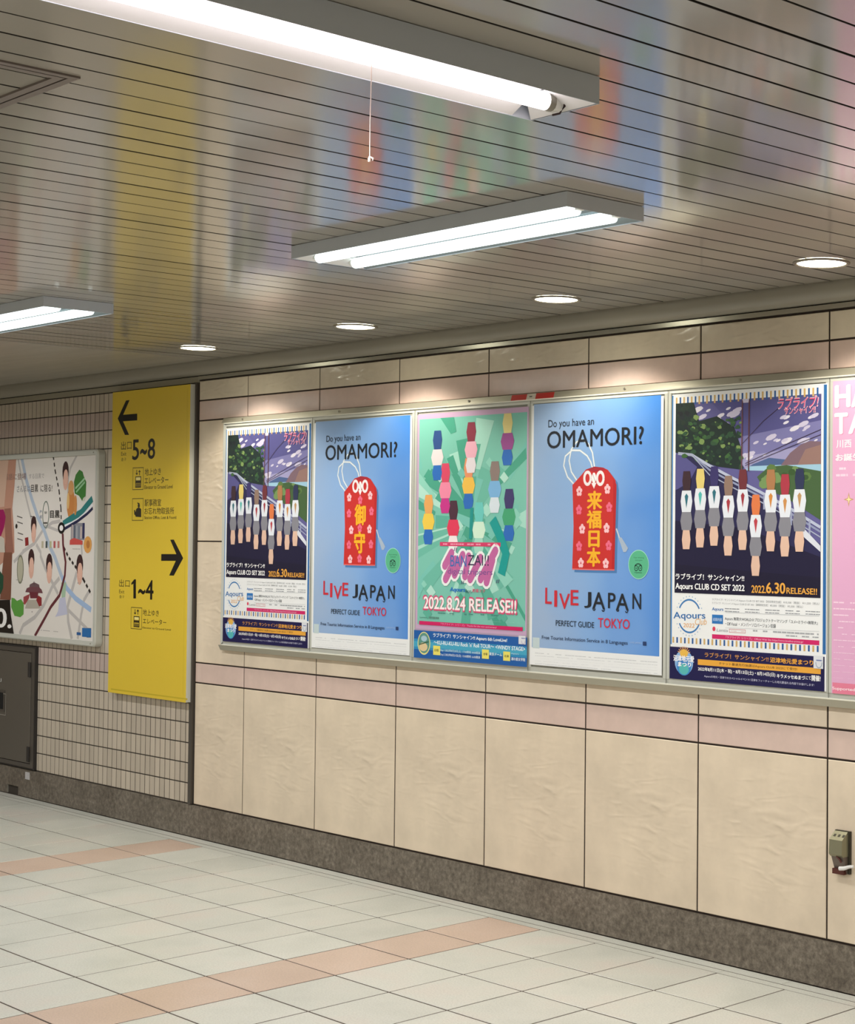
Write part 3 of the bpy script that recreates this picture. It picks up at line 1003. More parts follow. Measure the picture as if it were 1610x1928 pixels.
    P.text('サンシャイン!!', (1478, 768), (1536, 777), 'd0507c', 1, 0.01)
    P.text('ラブライブ！サンシャイン!!', (1273, 1079.3), (1402, 1094.8), 'ffffff', 0, 0.03)
    P.text('Aqours CLUB CD SET 2022', (1273, 1097.5), (1402.5, 1116.5), 'ffffff', 0, 0.03)
    P.text('2022.', (1416, 1102), (1443, 1116.8), 'e8a848', 0, 0.03)
    P.text('6.30', (1444, 1096.8), (1479, 1117.8), 'e8a848', 0, 0.035)
    P.text('RELEASE!!', (1482, 1106.5), (1539, 1119.6), 'e8a848', 0, 0.03)
    P.build('title_lettering', r)
    P = Print(YP, lay=1, par=r)
    # round blue emblem
    P.arc((1298, 1160), 0.054, 0.057, 28, 152, 0.006, '3c7ab8', 0)
    P.arc((1298, 1160), 0.054, 0.057, 208, 332, 0.006, '3c7ab8', 0)
    for t in list(range(25, 156, 13))+list(range(205, 336, 13)):
        cx, cz = P.W((1298, 1160))
        x, z = cx+0.065*math.cos(math.radians(t)), cz+0.069*math.sin(math.radians(t))
        P.wrect(x-0.002, z-0.002, x+0.002, z+0.002, '9ab8d8', 0)
    P.text('Aqours', (1268.5, 1151), (1328, 1170), '3470b0', 1, 0.02, 0.0, 0.03)
    P.text('Club', (1309, 1164), (1331, 1177), 'e4b884', 2, 0.01, 0.2, 0.05)
    P.text('2022', (1287, 1173), (1308, 1182), 'e8b070', 2, 0.01, 0.1)
    # small print column
    P.textL('ラブライブ！サンシャイン!! Aqours CLUB CD SET 2022 【初回限定生産】', 1341, 1126.3, 1471, 5, '8a8e94')
    P.textL('¥10,500（税抜） ¥11,550（税込）', 1475, 1131.5, 1543, 5, '8a8e94')
    P.textL('ラブライブ！サンシャイン!! Aqours CLUB CD SET 2022 【期間限定生産】', 1341, 1133, 1446, 5, '8a8e94')
    P.textL('¥5,000（税抜） ¥5,500（税込）', 1450, 1137.5, 1512, 5, '8a8e94')
    P.text('Aqours', (1341, 1143.5), (1362, 1152), '2c6cb0', 0, 0.03, 0.1)
    for i in range(5):
        P.micro((1365+i*38, 1145+i*1.3), (1392+i*38, 1147.8+i*1.3), '8c9098', 0, i, 0.95)
        P.micro((1365+i*38, 1150+i*1.3), (1392+i*38, 1152.8+i*1.3), '8c9098', 0, i+9, 0.95)
    P.rect((1341, 1157), (1361.5, 1175), '2c74bc', 0)
    P.text('収録内容', (1343, 1163), (1359.5, 1170), 'e0ecf8', 1)
    P.textL('Aqours 無限大WORLD☆プロジェクトテーマソング「ユメ+ミライ=無限大」', 1365, 1161, 1540, 7.5, '4c5058', 0, 0.01)
    P.textL('・Off Vocal ・メンバーソロバージョン収録', 1366, 1170.2, 1461, 7.5, '4c5058', 0, 0.01)
    P.line([(1366, 1153), (1543, 1160)], 0.0012, 'a8acb2', 0)
    P.line([(1366, 1176+6), (1543, 1189)], 0.0012, 'c0c4ca', 0)
    P.ell((1344.5, 1184), 0.007, 0.008, 'd8405c', 0)
    P.text('Lantis', (1350, 1183.5), (1371, 1190), '8a8e94', 0, 0, 0.25)
    P.frame((1373, 1184), (1404, 1192.5), 0.0016, 'd08088', 0)
    P.micro((1376, 1187.5), (1402, 1189.5), 'd08088', 0, 3)
    P.micro(*P.foot(1418, 1186, 1542, 2.8), 'a4a8ae', 0, 4)
    P.micro(*P.foot(1480, 1195.5, 1542, 2.4), 'a4a8ae', 0, 5)
    P.rectL(1341, 1194, 1543, 8.4, 'd02468')
    x0_, z1_ = P.W((1341, 1194)); x1_, z0_ = P.W((1543, 1216))
    P.textL('『ラブライブ！シリーズ』 Official Web Site https://www.lovelive-anime.jp/', 1367, 1197.2, 1513, 5.4, 'f4b4d0', 4, 0.01)
    P.build('detail_lettering', r)
    # dark blue strip pasted over the foot
    s2 = MB()
    a_, c_ = at(1261.5, 1217, YP), at(1552.5, 1302, YP)
    s2.box(a_.x, c_.x, YP-0.0012, YP-0.0005, c_.z, a_.z, ink('17134a'))
    s2.build('footer_strip', r)
    P = Print(YP-0.0012, lay=1, par=r)
    P.text('ラブライブ！サンシャイン!!', (1327, 1228), (1447, 1246), 'd4964c', 0, 0.02)
    P.text('沼津地元愛まつり', (1450, 1237.5), (1531, 1253), 'eca83c', 0, 0.035)
    P.rect((1314, 1241), (1545.5, 1269.5), 'e8a840', 0)
    P.text('チケット最速先行抽選はAqours CLUB 2022にて受付!', (1354, 1246.5), (1501, 1263.5), '5c4020', 1, 0.01)
    P.textL('2022年8月11日(木・祝)・8月13日(土)・8月14日(日)', 1314.5, 1255.3, 1460, 8.4, 'ffffff', 0, 0.02)
    P.text('キラメッセぬまづ', (1463, 1268.5), (1515.5, 1280.5), 'ffffff', 0, 0.03)
    P.text('にて', (1517.5, 1273), (1527, 1280), 'ffffff', 0, 0.01)
    P.text('開催!', (1528.5, 1271), (1545, 1283.2), 'ffffff', 0, 0.03)
    P.text('Aqoursの地元・沼津でのスペシャルイベント! 沼津をフィーチャーした地元愛溢れる内容でお届けします!', (1326, 1270.5), (1533, 1293), 'c8c8e0', 0, 0.01)
    # emblem
    P.ell((1288, 1247), 0.045, 0.043, '8cb4e4', 0, 24)
    P.ell((1288, 1254), 0.036, 0.033, '3f86cc', 1, 24)
    P.ell((1288, 1260), 0.024, 0.019, '58b8b8', 2, 18)
    P.ell((1288, 1230), 0.020, 0.014, 'e8b850', 2, 14)
    for t in range(9):
        a2 = math.radians(20+17.5*t)
        cx, cz = P.W((1288, 1232))
        P.wline([(cx+0.02*math.cos(a2), cz+0.016*math.sin(a2)), (cx+0.032*math.cos(a2), cz+0.028*math.sin(a2))], 0.003, 'e8a860', 1)
    P.text('沼津地元愛', (1268.5, 1233), (1307, 1247), 'f4f4fa', 3, 0.05)
    P.text('まつり', (1277, 1246), (1301, 1256), 'ffffff', 3, 0.05)
    P.build('footer_lettering', r)
    s3 = MB()
    a_, c_ = at(1533, 1234, YP), at(1551, 1259.5, YP)
    s3.box(a_.x, c_.x, YP-0.0030, YP-0.0024, c_.z, a_.z, ink('dcdfe6'))
    st_ = s3.build('sticker', r)
    P = Print(YP-0.0030, lay=1)
    P.arc((1542, 1247), 0.013, 0.018, 180, 360, 0.003, '98a8bc', 0)
    P.micro((1537, 1242), (1548, 1245), '6c7cb0', 0, 2, 1)
    P.build('emblem_print', st_)
    return r
p5 = seaside_poster()
# the second copy, at the left end of the board
dx5 = at(426, 807, YP).x-at(1266, 743, YP).x
p1 = copy_tree(p5, kid_map())
p1.location.x += dx5
p1.location.z += -0.005
p1['label'] = 'purple sky and roadside poster at the left end of the board, smaller in view'

# ---- blue charm posters
def blue_mat():
    m = mat('print_blue_ground', (110, 158, 226), 0.34)
    tc = nd(m, 'ShaderNodeTexCoord')
    sp = nd(m, 'ShaderNodeSeparateXYZ')
    lk(m, tc.outputs['Object'], sp.inputs[0])
    n = noise(m, 2.3, 2, 0.5, 0.4)
    ma = nd(m, 'ShaderNodeMath', operation='MULTIPLY_ADD')
    ma.inputs[1].default_value = 1.15
    ma.inputs[2].default_value = 0.18
    lk(m, sp.outputs['X'], ma.inputs[0])
    ad = nd(m, 'ShaderNodeMath', operation='ADD')
    n2 = nd(m, 'ShaderNodeMath', operation='MULTIPLY')
    n2.inputs[1].default_value = 0.62
    lk(m, n.outputs['Fac'], n2.inputs[0])
    lk(m, ma.outputs[0], ad.inputs[0])
    lk(m, n2.outputs[0], ad.inputs[1])
    r = ramp(m, ad.outputs[0], [(0.08, (158, 182, 216)), (0.45, (134, 174, 226)), (0.95, (72, 136, 218))])
    lk(m, r.outputs['Color'], pbsdf(m).inputs['Base Color'])
    b_ = noise(m, 5, 2, 0.5, 0.4)
    bump(m, b_.outputs['Fac'], 0.25, 0.006)
    return m
M_BLUE = blue_mat()
def charm_poster(dx, dz, kanji, label):
    tl, br = (1002, 764), (1246, 1272)
    bs = base_of(tl, br, YP)
    r = empty('poster', (bs[0]+dx, YP, bs[2]+dz), label, 'poster', 'blue posters with a red charm')
    a, c = at(tl[0], tl[1], YP), at(br[0], br[1], YP)
    MB().box(a.x+dx, c.x+dx, YP, YP+0.0006, c.z+dz, a.z+dz, M_PAPER).build('sheet', r)
    C3 = lambda u, v: (990+u/3.325, 720+v/3.325)
    P = Print(YP, dx, dz, 0)
    P.rect(C3(52, 138), C3(836, 1716), M_BLUE, 0)
    P.rect(C3(44, 1596), C3(86, 1666), 'c4d4d8', 1)
    P.build('blue_print', r)
    P = Print(YP, dx, dz, 1)
    # cord, drawn charm, knot, blossoms, tassel
    for pts in ([(305, 640), (262, 592), (238, 522), (248, 462), (290, 425), (340, 426), (385, 460), (408, 500), (420, 545)],
                [(320, 612), (286, 560), (272, 490), (285, 420), (318, 374), (352, 358), (392, 384), (418, 440), (433, 545)]):
        sm = []
        for a_, b_ in zip(pts[:-1], pts[1:]):
            sm += [a_, ((a_[0]+b_[0])/2, (a_[1]+b_[1])/2)]
        sm.append(pts[-1])
        P.line([C3(*q) for q in sm], 0.0092, 'a6bcd2', 0)
        P.line([C3(*q) for q in sm], 0.0056, 'e8eef5', 1)
    out = [(293, 642), (340, 590), (378, 545), (430, 527), (485, 533), (515, 548), (562, 612), (569, 660), (562, 900), (556, 1178), (420, 1176), (291, 1172), (300, 900)]
    P.poly([C3(u+14, v+16) for u, v in out], '4c7cb4', 1)
    P.poly([C3(u, v) for u, v in out], 'c92e2c', 2)
    P.poly([C3(u, v) for u, v in ((548, 600), (569, 640), (562, 900), (556, 1178), (538, 1176), (548, 900))], 'b82428', 3)
    P.line([C3(291, 1168), C3(420, 1172), C3(556, 1174)], 0.004, 'e87070', 3)
    P.poly([C3(u, v) for u, v in ((380, 545), (430, 527), (485, 533), (505, 548), (430, 560))], 'a82838', 3)
    def blossom(u, v, col, rr_=0.0155):
        cx, cz = P.W(C3(u, v))
        for q in range(5):
            t = math.pi/2+q*2*math.pi/5
            ox, oz = cx+rr_*0.62*math.cos(t), cz+rr_*0.78*math.sin(t)
            P.wpoly([(ox+rr_*0.5*math.cos(w_*math.pi/4), oz+rr_*0.5*math.sin(w_*math.pi/4)) for w_ in range(8)], col, 4)
        P.wpoly([(cx+rr_*0.2*math.cos(w_*math.pi/3), cz+rr_*0.2*math.sin(w_*math.pi/3)) for w_ in range(6)], 'd83c50', 5)
    pale, deep = 'f6c4cc', 'ec6c8c'
    for u, v, c_ in ((336, 682, pale), (512, 668, pale), (334, 798, deep), (523, 782, deep), (354, 918, pale), (507, 912, pale), (335, 1026, deep), (520, 1022, deep), (346, 1130, pale), (502, 1134, pale)):
        blossom(u, v, c_)
    if len(kanji) == 2:
        for u, v in ((428, 700), (426, 905), (425, 1125)):
            blossom(u, v, deep)
        boxes = [((385, 735), (472, 880)), ((382, 930), (468, 1085))]
    else:
        boxes = [((388, 683), (476, 793)), ((386, 803), (472, 912)), ((397, 930), (460, 1030)), ((386, 1036), (466, 1152))]
    for ch, (p_, q_) in zip(kanji, boxes):
        P.text(ch, C3(*p_), C3(*q_), 'f4b428', 6, 0.05)
    cx, cz = P.W(C3(428, 598))
    for sx in (-1, 1):
        P.arc(C3(428+sx*40, 600), 0.0175, 0.023, 0, 360, 0.012, 'f0eaee', 6, 18)
    P.ell(C3(428, 598), 0.012, 0.020, 'fbf6f8', 7, 12)
    P.poly([C3(412, 630), C3(428, 666), C3(444, 628)], 'f6eef2', 7)
    P.line([C3(420, 570), C3(436, 620)], 0.003, 'c8b8c4', 8)
    P.line([C3(568, 915), C3(580, 950), C3(590, 980)], 0.007, 'c4ccd8', 4)
    P.poly([C3(582, 975), C3(600, 970), C3(642, 1038), C3(628, 1062), C3(612, 1062)], 'a8b8cc', 4)
    P.poly([C3(590, 985), C3(600, 980), C3(634, 1040), C3(622, 1056)], 'dce2ec', 5)
    P.build('charm_print', r)
    P = Print(YP, dx, dz, 10)
    P.par = r
    P.text('Do you have an', C3(143, 237), C3(428, 280), '2a3240', 0, 0.005)
    P.text('OMAMORI?', C3(137, 308), C3(738, 386), '1c2028', 0, 0.012)
    for ch, p_, q_, rot in (('L', (125, 1286), (163, 1386), 0.0), ('I', (182, 1303), (196, 1404), 0.0), ('V', (212, 1322), (276, 1420), 0.0), ('E', (284, 1300), (330, 1396), 0.0)):
        P.text(ch, C3(*p_), C3(*q_), 'cc2c3c', 0, 0.015)
    for ch, p_, q_ in (('J', (370, 1312), (410, 1412)), ('A', (420, 1314), (497, 1420)), ('P', (518, 1318), (562, 1414)), ('A', (568, 1322), (645, 1428)), ('N', (671, 1322), (723, 1420))):
        P.text(ch, C3(*p_), C3(*q_), '20242c', 0, 0.015)
    for u, v in ((421, 1418), (478, 1424), (569, 1424), (625, 1432)):
        P.arc(C3(u+8, v), 0.006, 0.005, 180, 380, 0.004, '20242c', 0, 8)
    P.textL('PERFECT GUIDE', 990+190/3.325, 720+1488/3.325, 990+430/3.325, 10.6, '283444', 0, 0.01)
    P.textL('TOKYO', 990+455/3.325, 720+1474/3.325, 990+652/3.325, 17.8, 'd02c48', 0, 0.012)
    P.textL('Free Tourist Information Service in 8 Languages', 990+103/3.325, 720+1584/3.325, 990+640/3.325, 8.6, '2a3a58', 0, 0.008)
    P.text('LIVE JAPAN', C3(655, 1622), C3(728, 1640), 'a8c0e0', 0)
    P.rect(C3(735, 1622), C3(757, 1648), '283c68', 0)
    P.build('title_lettering', r)
    P = Print(YP, dx, dz, 10, r)
    P.ell(C3(708, 1140), 0.0530, 0.0530, 'a4e0cc', 0, 32)
    P.ell(C3(708, 1140), 0.0505, 0.0505, '58b48c', 1, 32)
    P.text('Your amazing', C3(676, 1092), C3(742, 1104), '206048', 2)
    P.text('travel guide', C3(686, 1109), C3(732, 1119), '206048', 2)
    for sx in (-1, 1):
        P.arc(C3(706+sx*13, 1163), 0.0085, 0.0095, 0, 360, 0.003, '0e2c28', 2, 14)
        P.ell(C3(706+sx*13, 1163), 0.0025, 0.0028, '0e2c28', 2, 8)
    P.arc(C3(706, 1160), 0.019, 0.014, 20, 160, 0.0035, '0e2c28', 2, 10)
    P.text('Tripadvisor', C3(682, 1186), C3(730, 1197), '0e2c28', 2, 0.01)
    P.build('round_logo', r)
    P = Print(YP, dx, dz, 1)
    for q in range(5):
        P.micro(C3(58, 1692+q*17), C3(824, 1754+q*17), 'bfc2c8', 0, q, 0.9)
    tag(P.build('small_lettering', r), kind='stuff')
    return r
charm_poster(0, 0, '来福日本', 'blue poster with red charm bearing four gold characters, right of the red tape')
dx2 = at(592, 794, YP).x-at(1002, 764, YP).x
charm_poster(dx2, -0.006, '御守', 'blue poster with red charm bearing two gold characters, second from the left')

# ---- green poster with abstract stand-in artwork
def green_poster():
    tl, br = (786, 782), (991, 1256)
    r = empty('poster', base_of(tl, br, YP), 'green faceted poster with mauve border and a blue foot strip, third from left', 'poster')
    sheet(r, tl, br, YP, ink('b8a4bc'))
    C2 = lambda u, v: (760+u/3.572, 740+v/3.57)
    P = Print(YP, lay=0)
    P.rect(C2(100, 145), C2(826, 1632), 'c8a8c8', 0)
    P.rect(C2(108, 178), C2(818, 1600), '7cc4b4', 1)
    a, c = P.W(C2(108, 178)), P.W(C2(818, 1600))
    U = lambda u, v: (a[0]+(c[0]-a[0])*min(max(u, 0), 1), a[1]+(c[1]-a[1])*min(max(v, 0), 1))
    rr = random.Random(11)
    cols = ['5cb09c', '8fd2c2', 'a8ded0', '4aa48c', '6cbaa8', 'b4e2d6', '78c4b8']
    for i in range(46):
        t = rr.uniform(0, 2*math.pi)
        d = rr.uniform(0.1, 0.75)
        u, v = 0.5+d*math.cos(t)*0.9, 0.5+d*math.sin(t)*0.7
        l, wd = rr.uniform(0.1, 0.3), rr.uniform(0.03, 0.09)
        cu, su = math.cos(t), math.sin(t)
        q = [(-l, -wd*0.4), (l, -wd), (l, wd), (-l, wd*0.4)]
        pts = [U(u+x*cu-y*su, v+(x*su+y*cu)*0.6) for x, y in q]
        if min(p[0] for p in pts) >= max(p[0] for p in pts)-0.01:
            continue
        P.wpoly(pts, rr.choice(cols), 2+i % 6)
    for i in range(26):
        u, v, e = rr.uniform(0.04, 0.96), rr.uniform(0.04, 0.96), rr.uniform(0.02, 0.05)
        P.wpoly([U(u-e, v), U(u, v-e*0.7), U(u+e*1.1, v+0.1*e), U(u+0.1*e, v+e*0.7)], rr.choice(cols), 8)
    P.build('facet_print', r)
    # plain stand-in shapes: upright pairs of rounded colour patches
    P = Print(YP, lay=9)
    def lozenge(u, v, h, wd, c1, c2, c3):
        for q, (s0, s1, ww, cc) in enumerate(((0.0, 0.38, 0.75, c1), (0.38, 0.7, 1.0, c2), (0.7, 1.0, 0.8, c3))):
            y0, y1 = v+h*s0, v+h*s1
            P.wpoly([U(u-wd*ww*0.7, y0), U(u+wd*ww*0.7, y0), U(u+wd*ww, (y0+y1)/2), U(u+wd*ww*0.7, y1), U(u-wd*ww*0.7, y1), U(u-wd*ww, (y0+y1)/2)], cc, q)
    for u, v, c1, c2, c3 in ((0.18, 0.06, '30508c', 'e4dce0', '2c6cc0'), (0.5, 0.03, '8c3448', 'f0b4c8', 'e8e0e8'), (0.83, 0.0, 'e8d890', '9c4c94', '2c6cc0'),
                             (0.26, 0.22, 'd84868', 'f08cac', 'c8348c'), (0.48, 0.2, 'e89468', 'f0c050', '2c6cc0'), (0.72, 0.22, '8c7c78', '7cb4e4', 'd8e4f0'),
                             (0.1, 0.37, 'e8a860', 'f0cc50', '2c6cc0'), (0.34, 0.4, '4c2c3c', 'e03c5c', 'f4e8ec'), (0.58, 0.41, '6ccac4', 'd4f0dc', 'a4dccc'), (0.85, 0.35, '40386c', '44a478', '2c6cc0')):
        lozenge(u, v, 0.24, 0.06, c1, c2, c3)
    P.line([C2(600, 850), C2(650, 960), C2(690, 1080), C2(660, 1220)], 0.045, '149c98', 4)
    P.line([C2(462, 770), C2(452, 980)], 0.02, '1c9490', 4)
    P.build('colour_print', r)
    P = Print(YP, lay=14, par=r)
    P.rectL(829, 1020.5, 943.3, 7.4, 'd83c6c')
    P.micro(*P.foot(835, 1023, 938, 2.6), 'f4a0bc', 1, 3)
    # brush logo: white outline, mauve strokes, dark letters
    strokes = [((325, 1075), (280, 1160)), ((350, 1120), (285, 1250)), ((400, 1090), (345, 1220)), ((440, 1100), (415, 1230)), ((520, 1110), (450, 1250)), ((620, 1060), (520, 1250)), ((600, 1120), (560, 1270)), ((300, 1120), (380, 1140))]
    for k_, wd, col in ((0, 0.058, 'eef4f4'), (1, 0.036, 'c468a4')):
        for p_, q_ in strokes:
            P.line([C2(*p_), C2(*q_)], wd, col, k_)
            P.ell(C2(*p_), wd/2, wd/2, col, k_, 10)
            P.ell(C2(*q_), wd/2, wd/2, col, k_, 10)
    P.text('BAN', C2(318, 1090), C2(425, 1168), '3c6cb4', 2, 0.005)
    P.text('ZAI!!', C2(435, 1088), C2(575, 1162), '2c3050', 2, 0.0)
    P.text('digital trippers', C2(300, 1178), C2(600, 1236), '6c4c90', 2, 0.0)
    for u, v in ((352, 1052), (400, 1275), (636, 1268)):
        P.line([C2(u-4, v-14), C2(u-10, v+10)], 0.004, '4c4c74', 2)
        P.line([C2(u+8, v-14), C2(u+2, v+10)], 0.004, '4c4c74', 2)
    P.text('Aqours', C2(315, 1305), C2(415, 1345), '1c74c8', 1, 0.04, 0.1)
    P.text('feat.', C2(418, 1318), C2(462, 1345), '2c6070', 1)
    P.text('初音ミク', C2(465, 1315), C2(550, 1342), 'e05c84', 1, 0.02)
    P.textL('2022.8.24 RELEASE!!', 799, 1123.2, 972.5, 22.2, 'd8507c', 0, 0.06, grow=0.005)
    P.textL('2022.8.24 RELEASE!!', 799, 1123.2, 972.5, 22.2, 'fff0f4', 1, 0.03)
    for i, u in enumerate((232, 300, 375, 440, 520, 590)):
        P.micro(C2(u, 1474+i*3), C2(u+50, 1484+i*3), '4c8c84', 1, i)
    P.text('Lantis', C2(112, 1500), C2(158, 1514), '3c7c70', 1)
    P.micro(C2(172, 1502), C2(240, 1518), '5c8c80', 1, 4, 1)
    P.micro(C2(520, 1530), C2(800, 1548), '9cd0c8', 1, 6)
    P.rectL(790, 1168.8, 985, 6.8, 'd01c64', 1)
    P.textL('『ラブライブ！シリーズ』 Thanks for the new anniversary!', 831, 1172.6, 936, 4.6, 'f09cc0', 4, 0.02)
    P.build('title_lettering', r)
    a_, c_ = at(*C2(76, 1592), YP), at(*C2(834, 1842), YP)
    fs_ = MB().box(a_.x, c_.x, YP-0.0045, YP-0.0039, c_.z, a_.z, ink('1c5ca8'))
    fs_.build('footer_strip', r)
    P = Print(YP-0.0045, lay=0, par=r)
    x0, z1, x1, z0 = a_.x, a_.z, c_.x, c_.z
    P.wrect(x0, z0+0.035, x1, z0+0.078, '2f8cbe', 0)
    P.wrect(x0, z0+0.045, x1, z0+0.068, '46a6c8', 1)
    P.ell(C2(137, 1682), 0.042, 0.047, 'e4dc90', 1, 26)
    P.ell(C2(137, 1680), 0.037, 0.042, '5c9488', 2, 24)
    P.ell(C2(133, 1706), 0.028, 0.018, 'e0c89c', 3, 16)
    P.ell(C2(138, 1650), 0.02, 0.012, 'a8c8d8', 3, 14)
    P.line([C2(106, 1690), C2(168, 1672)], 0.004, '245038', 4)
    P.textL('ラブライブ！サンシャイン!! Aqours 6th LoveLive!', 815.8, 1191.6, 955, 9, 'f0f6fc', 2, 0.03)
    P.textL('～KU-RU-KU-RU Rock ’n’ Roll TOUR～ <WINDY STAGE>', 817, 1205.8, 989, 7, 'e8f2fa', 2, 0.03)
    P.textL('Day.1 2022年8月20日(土)  17:00開場 18:00開演', 829, 1221.3, 904, 5.4, 'cfe6f4', 2, 0.01)
    P.textL('Day.2 2022年8月21日(日)  15:00開場 16:00開演', 829, 1229.3, 904, 5.6, 'e4f0fa', 2, 0.01)
    P.text('東京ドーム', C2(576, 1742), C2(662, 1770), 'f0f6fc', 2, 0.02)
    P.text('Aqours', C2(724, 1745), C2(775, 1762), 'cfe6f4', 2)
    P.text('浦の星女学院', C2(724, 1775), C2(818, 1804), 'f0f6fc', 2, 0.02)
    for u, v, s_ in ((200, 1697, '日程'), (528, 1722, '会場'), (671, 1736, '出演')):
        P.rect(C2(u, v), C2(u+46, v+66), 'ece06c', 2)
        P.text(s_, C2(u+9, v+22), C2(u+36, v+42), '2c3020', 3, 0.02)
    P.build('footer_lettering', r)
    a_, c_ = at(*C2(782, 1630), YP), at(*C2(828, 1690), YP)
    k_ = MB().box(a_.x, c_.x, YP-0.0062, YP-0.0056, c_.z, a_.z, ink('dcdfe6')).build('sticker', r)
    P = Print(YP-0.0062, lay=1)
    P.arc(C2(805, 1665), 0.010, 0.013, 180, 360, 0.0025, 'b4a8cc', 0)
    P.micro(C2(792, 1645), C2(820, 1653), '7c84b8', 0, 2, 1)
    P.build('emblem_print', k_)
    return r
green_poster()

# ---- pink poster at the right edge
def pink_poster():
    z1, z0 = at(1569, 718, YP).z, at(1565, 1305, YP).z
    x0 = at(1568.5, 718, YP).x
    x1 = x0+0.71
    r = empty('poster', ((x0+x1)/2, YP, z0), 'pink poster with white capitals, cut by the right edge of the photo', 'poster')
    m = mat('print_pink_ground', (226, 172, 208), 0.34)
    paper_bump(m)
    MB().box(x0, x1, YP, YP+0.0006, z0, z1, m).build('sheet', r)
    Q = lambda u, v: (1540+u/7.415, 700+v/7.415)
    P = Print(YP, lay=1, par=r)
    for ch, p_, q_, in (('H', (250, 200), (445, 480)), ('A', (478, 196), (690, 470)), ('T', (242, 588), (408, 855)), ('A', (440, 584), (655, 848))):
        P.text(ch, Q(p_[0]+9, p_[1]+9), Q(q_[0]+9, q_[1]+9), 'd890b8', 0, 0.05)
        P.text(ch, Q(*p_), Q(*q_), 'fbf4f8', 1, 0.05)
    P.text('川西', Q(262, 955), Q(468, 1055), 'fbeaf4', 1, 0.03)
    P.text('お誕生', Q(252, 1150), Q(600, 1236), 'fbeaf4', 1, 0.05)
    P.build('title_lettering', r)
    P = Print(YP, lay=1, par=r)
    P.micro(Q(262, 1338), Q(392, 1366), 'f4d8ea', 0, 8)
    P.micro(Q(255, 1430), Q(640, 1452), 'f4d4e8', 0, 5)
    R = lambda u, v: (1540+u/7.714, 1080+v/7.714)
    for i in range(13):
        v = 405+i*92
        P.micro(R(228, v), R(700, v+34+6), 'f6d6ea', 0, 20+i, 0.7)
    tag(P.build('small_lettering', r), kind='stuff')
    P = Print(YP, lay=1)
    c = P.W(Q(433, 1782))
    st = []
    for q in range(8):
        t = q*math.pi/4+math.pi/2
        rr_ = (0.030 if q % 4 == 0 or q % 4 == 2 else 0.0) or 0.009
        st.append((c[0]+rr_*0.72*math.cos(t), c[1]+rr_*0.8*math.sin(t)))
    P.wpoly(st, 'c89c78', 0)
    P.wpoly([(c[0]+(x-c[0])*0.55, c[1]+(z-c[1])*0.55) for x, z in st], 'f8e4a8', 1)
    P.build('star_print', r)
    P = Print(YP, lay=1, par=r)
    a_ = P.W(R(200, 1590))
    P.wrect(x0+0.004, z0, x1, z0+0.035, 'e4809c', 0)
    P.text('Supported by', R(212, 1640), R(640, 1730), 'fce0ea', 1, 0.03)
    P.build('footer_lettering', r)
pink_poster()

# ------------------------------------------------------------------ yellow direction sign
YS = 0.062
sx0, sx1, sz0, sz1 = -3.160, -2.386, 0.648, 2.193
sg = empty('direction_sign', ((sx0+sx1)/2, YW, sz0), 'tall yellow exit sign with black arrows on the tiled wall', 'sign')
M_YEL = mat('sign_yellow', (226, 196, 62), 0.3)
MB().box(sx0+0.001, sx1-0.001, YS+0.003, YW-0.001, sz0+0.001, sz1, M_ALU).build('case', sg)
b = MB()
b.slab_y(sx0, sx1-0.004, YS, YS+0.003, sz0, sz1, 0.001, M_YEL)
b.build('face_panel', sg)
P = Print(YS, lay=0)
P.rect((209, 1296), (353, 1318), 'c8b030', 0)
P.rect((209.6, 1298), (350.5, 1317.5), 'ceb42c', 1)
a = P.W((352.5, 1312))
P.wrect(sx1-0.028, sz0+0.035, sx1-0.026, sz1-0.02, 'c8b030', 0)
P.build('edge_print', sg)
K1 = lambda u, v: (200+u/8.05, 700+v/8.05)
K2 = lambda u, v: (200+u/8.05, 860+v/8.05)
K3 = lambda u, v: (200+u/6.427, 1040+v/6.427)
P = Print(YS, lay=0)
P.poly([K1(*q) for q in ((175, 708), (300, 436), (355, 428), (257, 652), (470, 634), (470, 736), (255, 750), (347, 956), (285, 958))], '14110c', 0)
P.build('left_arrow', sg)
P = Print(YS, lay=0)
P.poly([(320.5, 1016.3), (327.3, 1015.9), (345, 1050.8), (327.3, 1083.9), (318.6, 1083.6), (331, 1056), (303.5, 1056), (303.7, 1043.2), (332.0, 1043.2)], '14110c', 0)
P.build('right_arrow', sg)
P = Print(YS, lay=0, par=sg)
DK = '2c2412'
P.text('出口', K1(228, 1058), K1(384, 1176), DK, 0)
P.text('Exit', K1(228, 1216), K1(304, 1270), DK, 0)
P.text('출구', K1(228, 1305), K1(302, 1352), DK, 0)
P.text('5', K1(402, 1034), K1(492, 1330), '181206', 0, 0.02)
P.text('~', K1(522, 1182), K1(612, 1244), '181206', 0, 0.05)
P.text('8', K1(636, 1018), K1(736, 1314), '181206', 0, 0.02)
P.text('地上ゆき', K2(587, 178), K2(828, 274), DK, 0, 0.005)
P.text('エレベーター', K2(583, 312), K2(942, 398), DK, 0, 0.01)
P.text('Elevator to Ground Level', K2(580, 434), K2(1008, 478), DK, 0, 0.01)
P.text('駅事務室', K2(583, 644), K2(832, 748), DK, 0, 0.005)
P.text('お忘れ物取扱所', K2(580, 772), K2(1028, 870), DK, 0, 0.005)
P.text('Station Office, Lost & Found', K2(580, 900), K2(1062, 948), DK, 0, 0.01)
P.build('upper_lettering', sg)
P = Print(YS, lay=0, par=sg)
P.text('出口', K3(158, 326), K3(284, 422), DK, 0)
P.text('Exit', K3(158, 450), K3(220, 498), DK, 0)
P.text('출구', K3(160, 516), K3(218, 558), DK, 0)
P.poly([K3(*q) for q in ((304, 372), (340, 326), (360, 326), (360, 558), (329, 558), (329, 378), (306, 396))], '181206', 0)
